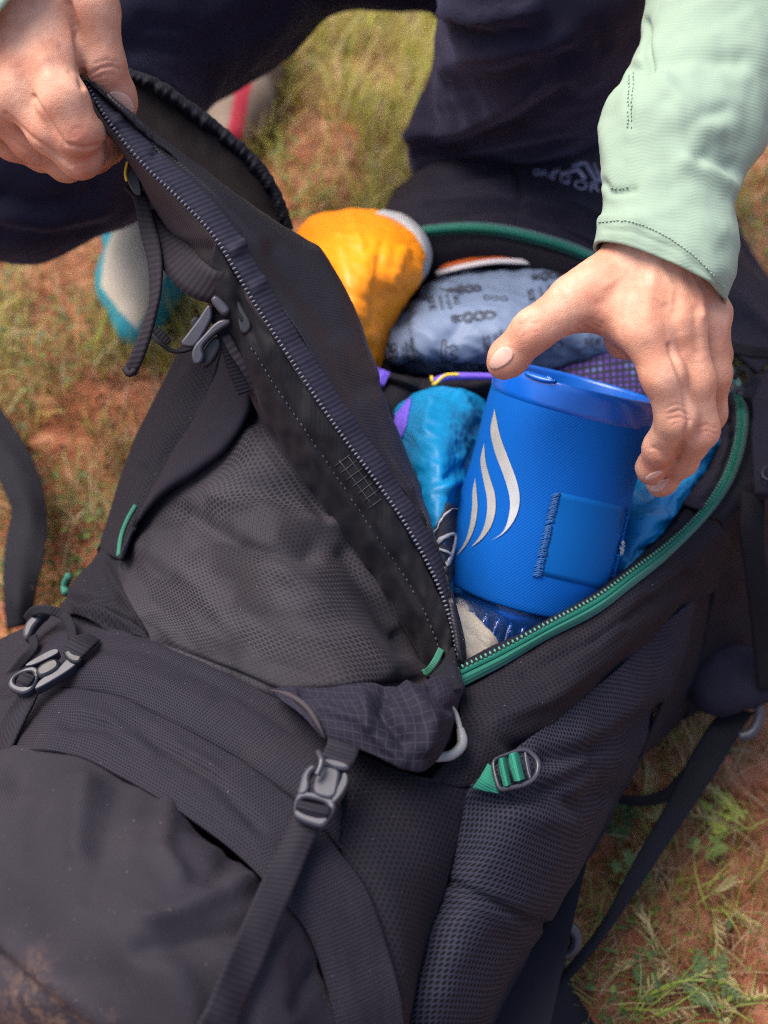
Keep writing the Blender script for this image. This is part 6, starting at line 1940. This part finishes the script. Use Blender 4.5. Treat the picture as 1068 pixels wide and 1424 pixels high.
def leaves(n, xr, yr, s, cols, dens, seed, zr=(.002, .03), fall=None):
    r = np.random.RandomState(seed)
    x = r.uniform(*xr, n); y = r.uniform(*yr, n)
    k = fbm(np.stack([x * 4.0, y * 4.0, np.full(n, seed * 1.3)], -1), 3)
    if fall: dens = dens + 2.2 * np.maximum(0, np.hypot((x - fall[0]) / fall[2], (y - fall[1]) / fall[3]) - 1.0)
    keep = (k + r.normal(size=n) * .12) > dens
    x, y = x[keep], y[keep]; n = len(x)
    z = hash_soil(x, y) - .008 + r.uniform(zr[0], zr[1], n)
    a = r.uniform(0, 6.28, n); tl = r.normal(size=n) * .4
    L = r.uniform(s[0], s[1], n); W = L * r.uniform(.3, .6, n)
    d = np.stack([np.cos(a), np.sin(a), np.sin(tl)], -1); p = np.stack([-np.sin(a), np.cos(a), r.normal(size=n) * .3], -1)
    c0 = np.stack([x, y, z], -1)
    V_ = np.stack([c0, c0 + d * (L * .45)[:, None] + p * (W * .5)[:, None] + (0, 0, .001), c0 + d * L[:, None], c0 + d * (L * .45)[:, None] - p * (W * .5)[:, None] + (0, 0, .001)], 1).reshape(-1, 3)
    f = np.arange(n)[:, None] * 4 + np.array([[0, 1, 2, 3]])
    c = np.asarray(cols)[r.randint(0, len(cols), n)] * (0.7 + .6 * r.rand(n))[:, None]
    return V_, f, np.repeat(c, 4, 0)

GR = [(.13, .17, .03), (.20, .24, .04), (.28, .28, .06), (.36, .30, .10), (.10, .13, .03), (.42, .34, .16)]
ST = [(.46, .36, .20), (.40, .28, .14), (.30, .18, .09), (.52, .42, .26)]
LF = [(.07, .12, .035), (.10, .17, .04), (.16, .22, .05), (.08, .13, .06)]
def stuff(name, parts, label):
    V_, F_, C_ = [], [], []
    k = 0
    for v, f, c in parts:
        V_.append(v); F_.append(f + k); C_.append(c); k += len(v)
    o = mesh_obj(name, np.vstack(V_), np.vstack(F_), M['leaf'], None, col=np.vstack(C_), kind='stuff', smooth=False)
    tag(o, label)
far = blades(90000, (-.95, .85), (.95, 2.6), (.02, .09), (.0018, .0040), [(.40, .42, .07), (.50, .46, .10), (.56, .47, .15), (.32, .37, .06), (.58, .47, .23), (.52, .44, .12)] + ST[:1], -.16, 11, bend=.9, fall=(-.05, 1.7, .95, 1.1))
far2 = blades(30000, (-.95, .85), (.95, 2.6), (.02, .06), (.0018, .0035), ST, -.30, 12, bend=1.2, fall=(-.05, 1.7, .95, 1.1))
far3 = leaves(20000, (-.95, .75), (1.05, 2.6), (.006, .016), LF + GR[:2], -.1, 13, fall=(-.05, 1.7, .95, 1.1))
fo = blades(60000, (-3.0, 3.0), (-.8, 5.0), (.02, .09), (.003, .007), [(.40, .42, .07), (.50, .46, .10), (.56, .47, .15), (.32, .37, .06)] + ST, .18, 21, bend=.9, fall=(0, 1.6, 1.2, 1.6))
fo = (lambda v, f, c: (lambda m: (v, f[m], c))(np.hypot(v[f[:, 0], 0] + .05, v[f[:, 0], 1] - 1.0) > 1.25))(*fo)
nl = blades(22000, (-.95, -.1), (.25, 1.05), (.015, .06), (.0014, .0030), GR[1:] + ST + [(.56, .47, .2), (.5, .46, .12)], .12, 14, bend=.9)
nl2 = blades(12000, (-.95, -.1), (.25, 1.05), (.015, .05), (.0012, .0026), ST, .05, 15, bend=1.2)
nl3 = leaves(9000, (-.95, -.1), (.25, 1.05), (.004, .012), LF, .12, 16)
nr = blades(26000, (.0, .75), (-.1, 1.05), (.012, .045), (.0008, .0017), GR[1:4] + GR[1:3] + [(.40, .42, .08)], .12, 17, bend=.9)
nr2 = blades(16000, (.0, .75), (-.1, 1.05), (.012, .05), (.0008, .0016), ST, .15, 18, bend=1.2)
nr3 = leaves(16000, (.0, .75), (-.1, 1.05), (.003, .010), LF + GR[:2], .15, 19)
stuff('grass', [fo, far, far2, far3, nl, nl2, nl3, nr, nr2, nr3], 'short dry grass and small weeds growing over red soil')

# pebbles
def pebbles(n):
    r = np.random.RandomState(31)
    vs, fs = [], []
    oct_ = np.array([(1, 0, 0), (0, 1, 0), (-1, 0, 0), (0, -1, 0), (0, 0, 1), (0, 0, -1)], float)
    of = [(0, 1, 4), (1, 2, 4), (2, 3, 4), (3, 0, 4), (1, 0, 5), (2, 1, 5), (3, 2, 5), (0, 3, 5)]
    for i in range(n):
        x = r.uniform(.0, .7) if i % 2 else r.uniform(-.8, -.15); y = r.uniform(-.05, 1.0)
        s = r.uniform(.0015, .005)
        k = len(vs) * 6
        vs.append(oct_ * s * r.uniform(.6, 1.2, (6, 3)) + (x, y, float(hash_soil(np.array([x]), np.array([y]))[0]) - .008))
        fs += [tuple(q + k for q in t) for t in of]
    o = mesh_obj('soil_crumbs', np.vstack(vs), fs, M['soil'], None, kind='stuff')
    tag(o, 'crumbs and small stones of red soil')
pebbles(2500)

# single plants in the near right corner
def strip(pts, w, c, up=(0, 0, 1)):
    p = np.asarray(pts); T_ = np.gradient(p, axis=0); T_ /= np.linalg.norm(T_, axis=1)[:, None]
    S_ = np.cross(T_, np.asarray(up) + 0.01); S_ /= np.maximum(np.linalg.norm(S_, axis=1), 1e-6)[:, None]
    w = np.broadcast_to(w, (len(p),))
    v = np.vstack([p + S_ * w[:, None] / 2, p - S_ * w[:, None] / 2]); n = len(p)
    f = np.array([(i, i + 1, i + 1 + n, i + n) for i in range(n - 1)])
    return v, f, np.repeat(np.asarray(c, float)[None], 2 * n, 0)
def comb(name, parts, parent):
    V_, F_, C_ = [], [], []; k = 0
    for v, f, c in parts: V_.append(v); F_.append(f + k); C_.append(c); k += len(v)
    return mesh_obj(name, np.vstack(V_), np.vstack(F_), M['leaf'], parent, col=np.vstack(C_))
def seed_grass(px, py, label, n, L, col, spread, az, seed):
    r = np.random.RandomState(seed)
    b = P(px, py, .0)
    e = empty('grass_plant', b, label, 'grass plant', 'grass plants beside the backpack')
    st = []
    for i in range(n):
        a = math.radians(az) + r.normal() * spread; l = L * r.uniform(.6, 1.1)
        d = np.array([math.cos(a), math.sin(a), 0]); cv = np.array([-d[1], d[0], 0]) * r.normal() * .35
        t = np.linspace(0, 1, 10)
        up_ = r.uniform(.25, .9)
        p = b + np.array([r.normal(), r.normal(), 0]) * .006 + d[None] * (l * t ** 1.15)[:, None] + cv[None] * (l * t ** 2.2)[:, None] + np.array([0, 0, 1.]) * (l * up_ * (t - .72 * t * t))[:, None]
        ob = comb('blade', [strip(p, np.interp(t, [0, .3, 1], [.0008, .0013, .0002]), np.array(col) * r.uniform(.7, 1.25))], e)
        if i % 3 == 0:
            pr = []
            for q in np.linspace(.55, 1.0, 10):
                c = p[int(q * 9)]; 
                for s in (-1, 1):
                    dd = d * .008 + np.array([-d[1], d[0], 0]) * s * .004 * r.uniform(.5, 1.2) + np.array([0, 0, .003 * r.normal()])
                    pr.append(strip(np.array([c, c + dd * .5, c + dd]), np.array([.0004, .0012, .0002]), np.array((.48, .40, .18)) * r.uniform(.7, 1.2)))
            comb('seed_head', pr, e)
    return e
seed_grass(880, 1408, 'bright green grass plant with long blades at the bottom edge beside the dangling strap', 9, .070, (.24, .32, .04), .5, 15, 1)
seed_grass(985, 1250, 'yellow-green grass plant with drooping seed heads beside bare red soil', 9, .040, (.34, .36, .07), 1.3, 60, 2)
seed_grass(905, 1330, 'pale straw grass plant with feathery tips just right of the dangling strap', 6, .034, (.42, .36, .16), .9, 100, 3)
seed_grass(1040, 1150, 'tall wiry grass plant at the right edge below the hip pad', 8, .042, (.30, .32, .08), 1.5, 120, 4)
seed_grass(1020, 1400, 'olive grass plant with short blades in the bottom right corner', 10, .035, (.22, .27, .05), 1.8, 90, 5)
seed_grass(880, 1130, 'thin grass plant growing in the shade under the hip strap', 10, .04, (.16, .20, .05), 1.4, 80, 6)
def weed(px, py, label, n, L, col, seed):
    r = np.random.RandomState(seed)
    b = P(px, py, .0)
    e = empty('leafy_weed', b, label, 'weed', 'leafy weeds beside the backpack')
    for i in range(n):
        a = i * 2.4 + r.normal() * .3; l = L * r.uniform(.6, 1.15)
        d = np.array([math.cos(a), math.sin(a), 0]); s = np.array([-d[1], d[0], 0])
        V_, F_ = [], []
        t = np.linspace(0, 1, 9)
        p = b + d * (l * t)[:, None] + np.array([0, 0, 1.]) * (l * (.9 * t - .6 * t * t))[:, None] * r.uniform(.4, 1)
        pr = [strip(p, .0012, np.array(col) * .9)]
        for k in range(3, 9):                                     # lobes both sides
            for sg in (-1, 1):
                ll = (l * .26 * math.sin(math.pi * min(1, k / 9 + .15)) + .001) * r.uniform(.5, 1.3)
                q = p[k]
                pr.append(strip(np.array([q, q + s * sg * ll * .5 + d * ll * .25 + (0, 0, .001), q + s * sg * ll + d * ll * .45]), np.array([.0016, ll * .5, .0005]), np.array(col) * r.uniform(.75, 1.25)))
        comb('leaf', pr, e)
    return e
weed(985, 1365, 'grey-green lobed weed near the bottom right corner', 9, .026, (.11, .17, .06), 1)
weed(870, 1215, 'small pale green weed by the middle of the dangling strap', 7, .020, (.15, .22, .08), 2)
weed(900, 1370, 'tiny lobed weed between the dangling strap and the bottom right corner', 7, .016, (.12, .18, .05), 3)
weed(1000, 1135, 'yellowish leafy weed right of the hip strap', 7, .020, (.26, .30, .05), 4)
weed(858, 1140, 'dark green weed in the shade next to the mesh pocket', 8, .022, (.06, .10, .035), 5)
weed(980, 1180, 'broad-leaved weed above the yellow-green grass plant', 6, .018, (.17, .22, .05), 6)

bpy.context.view_layer.update()
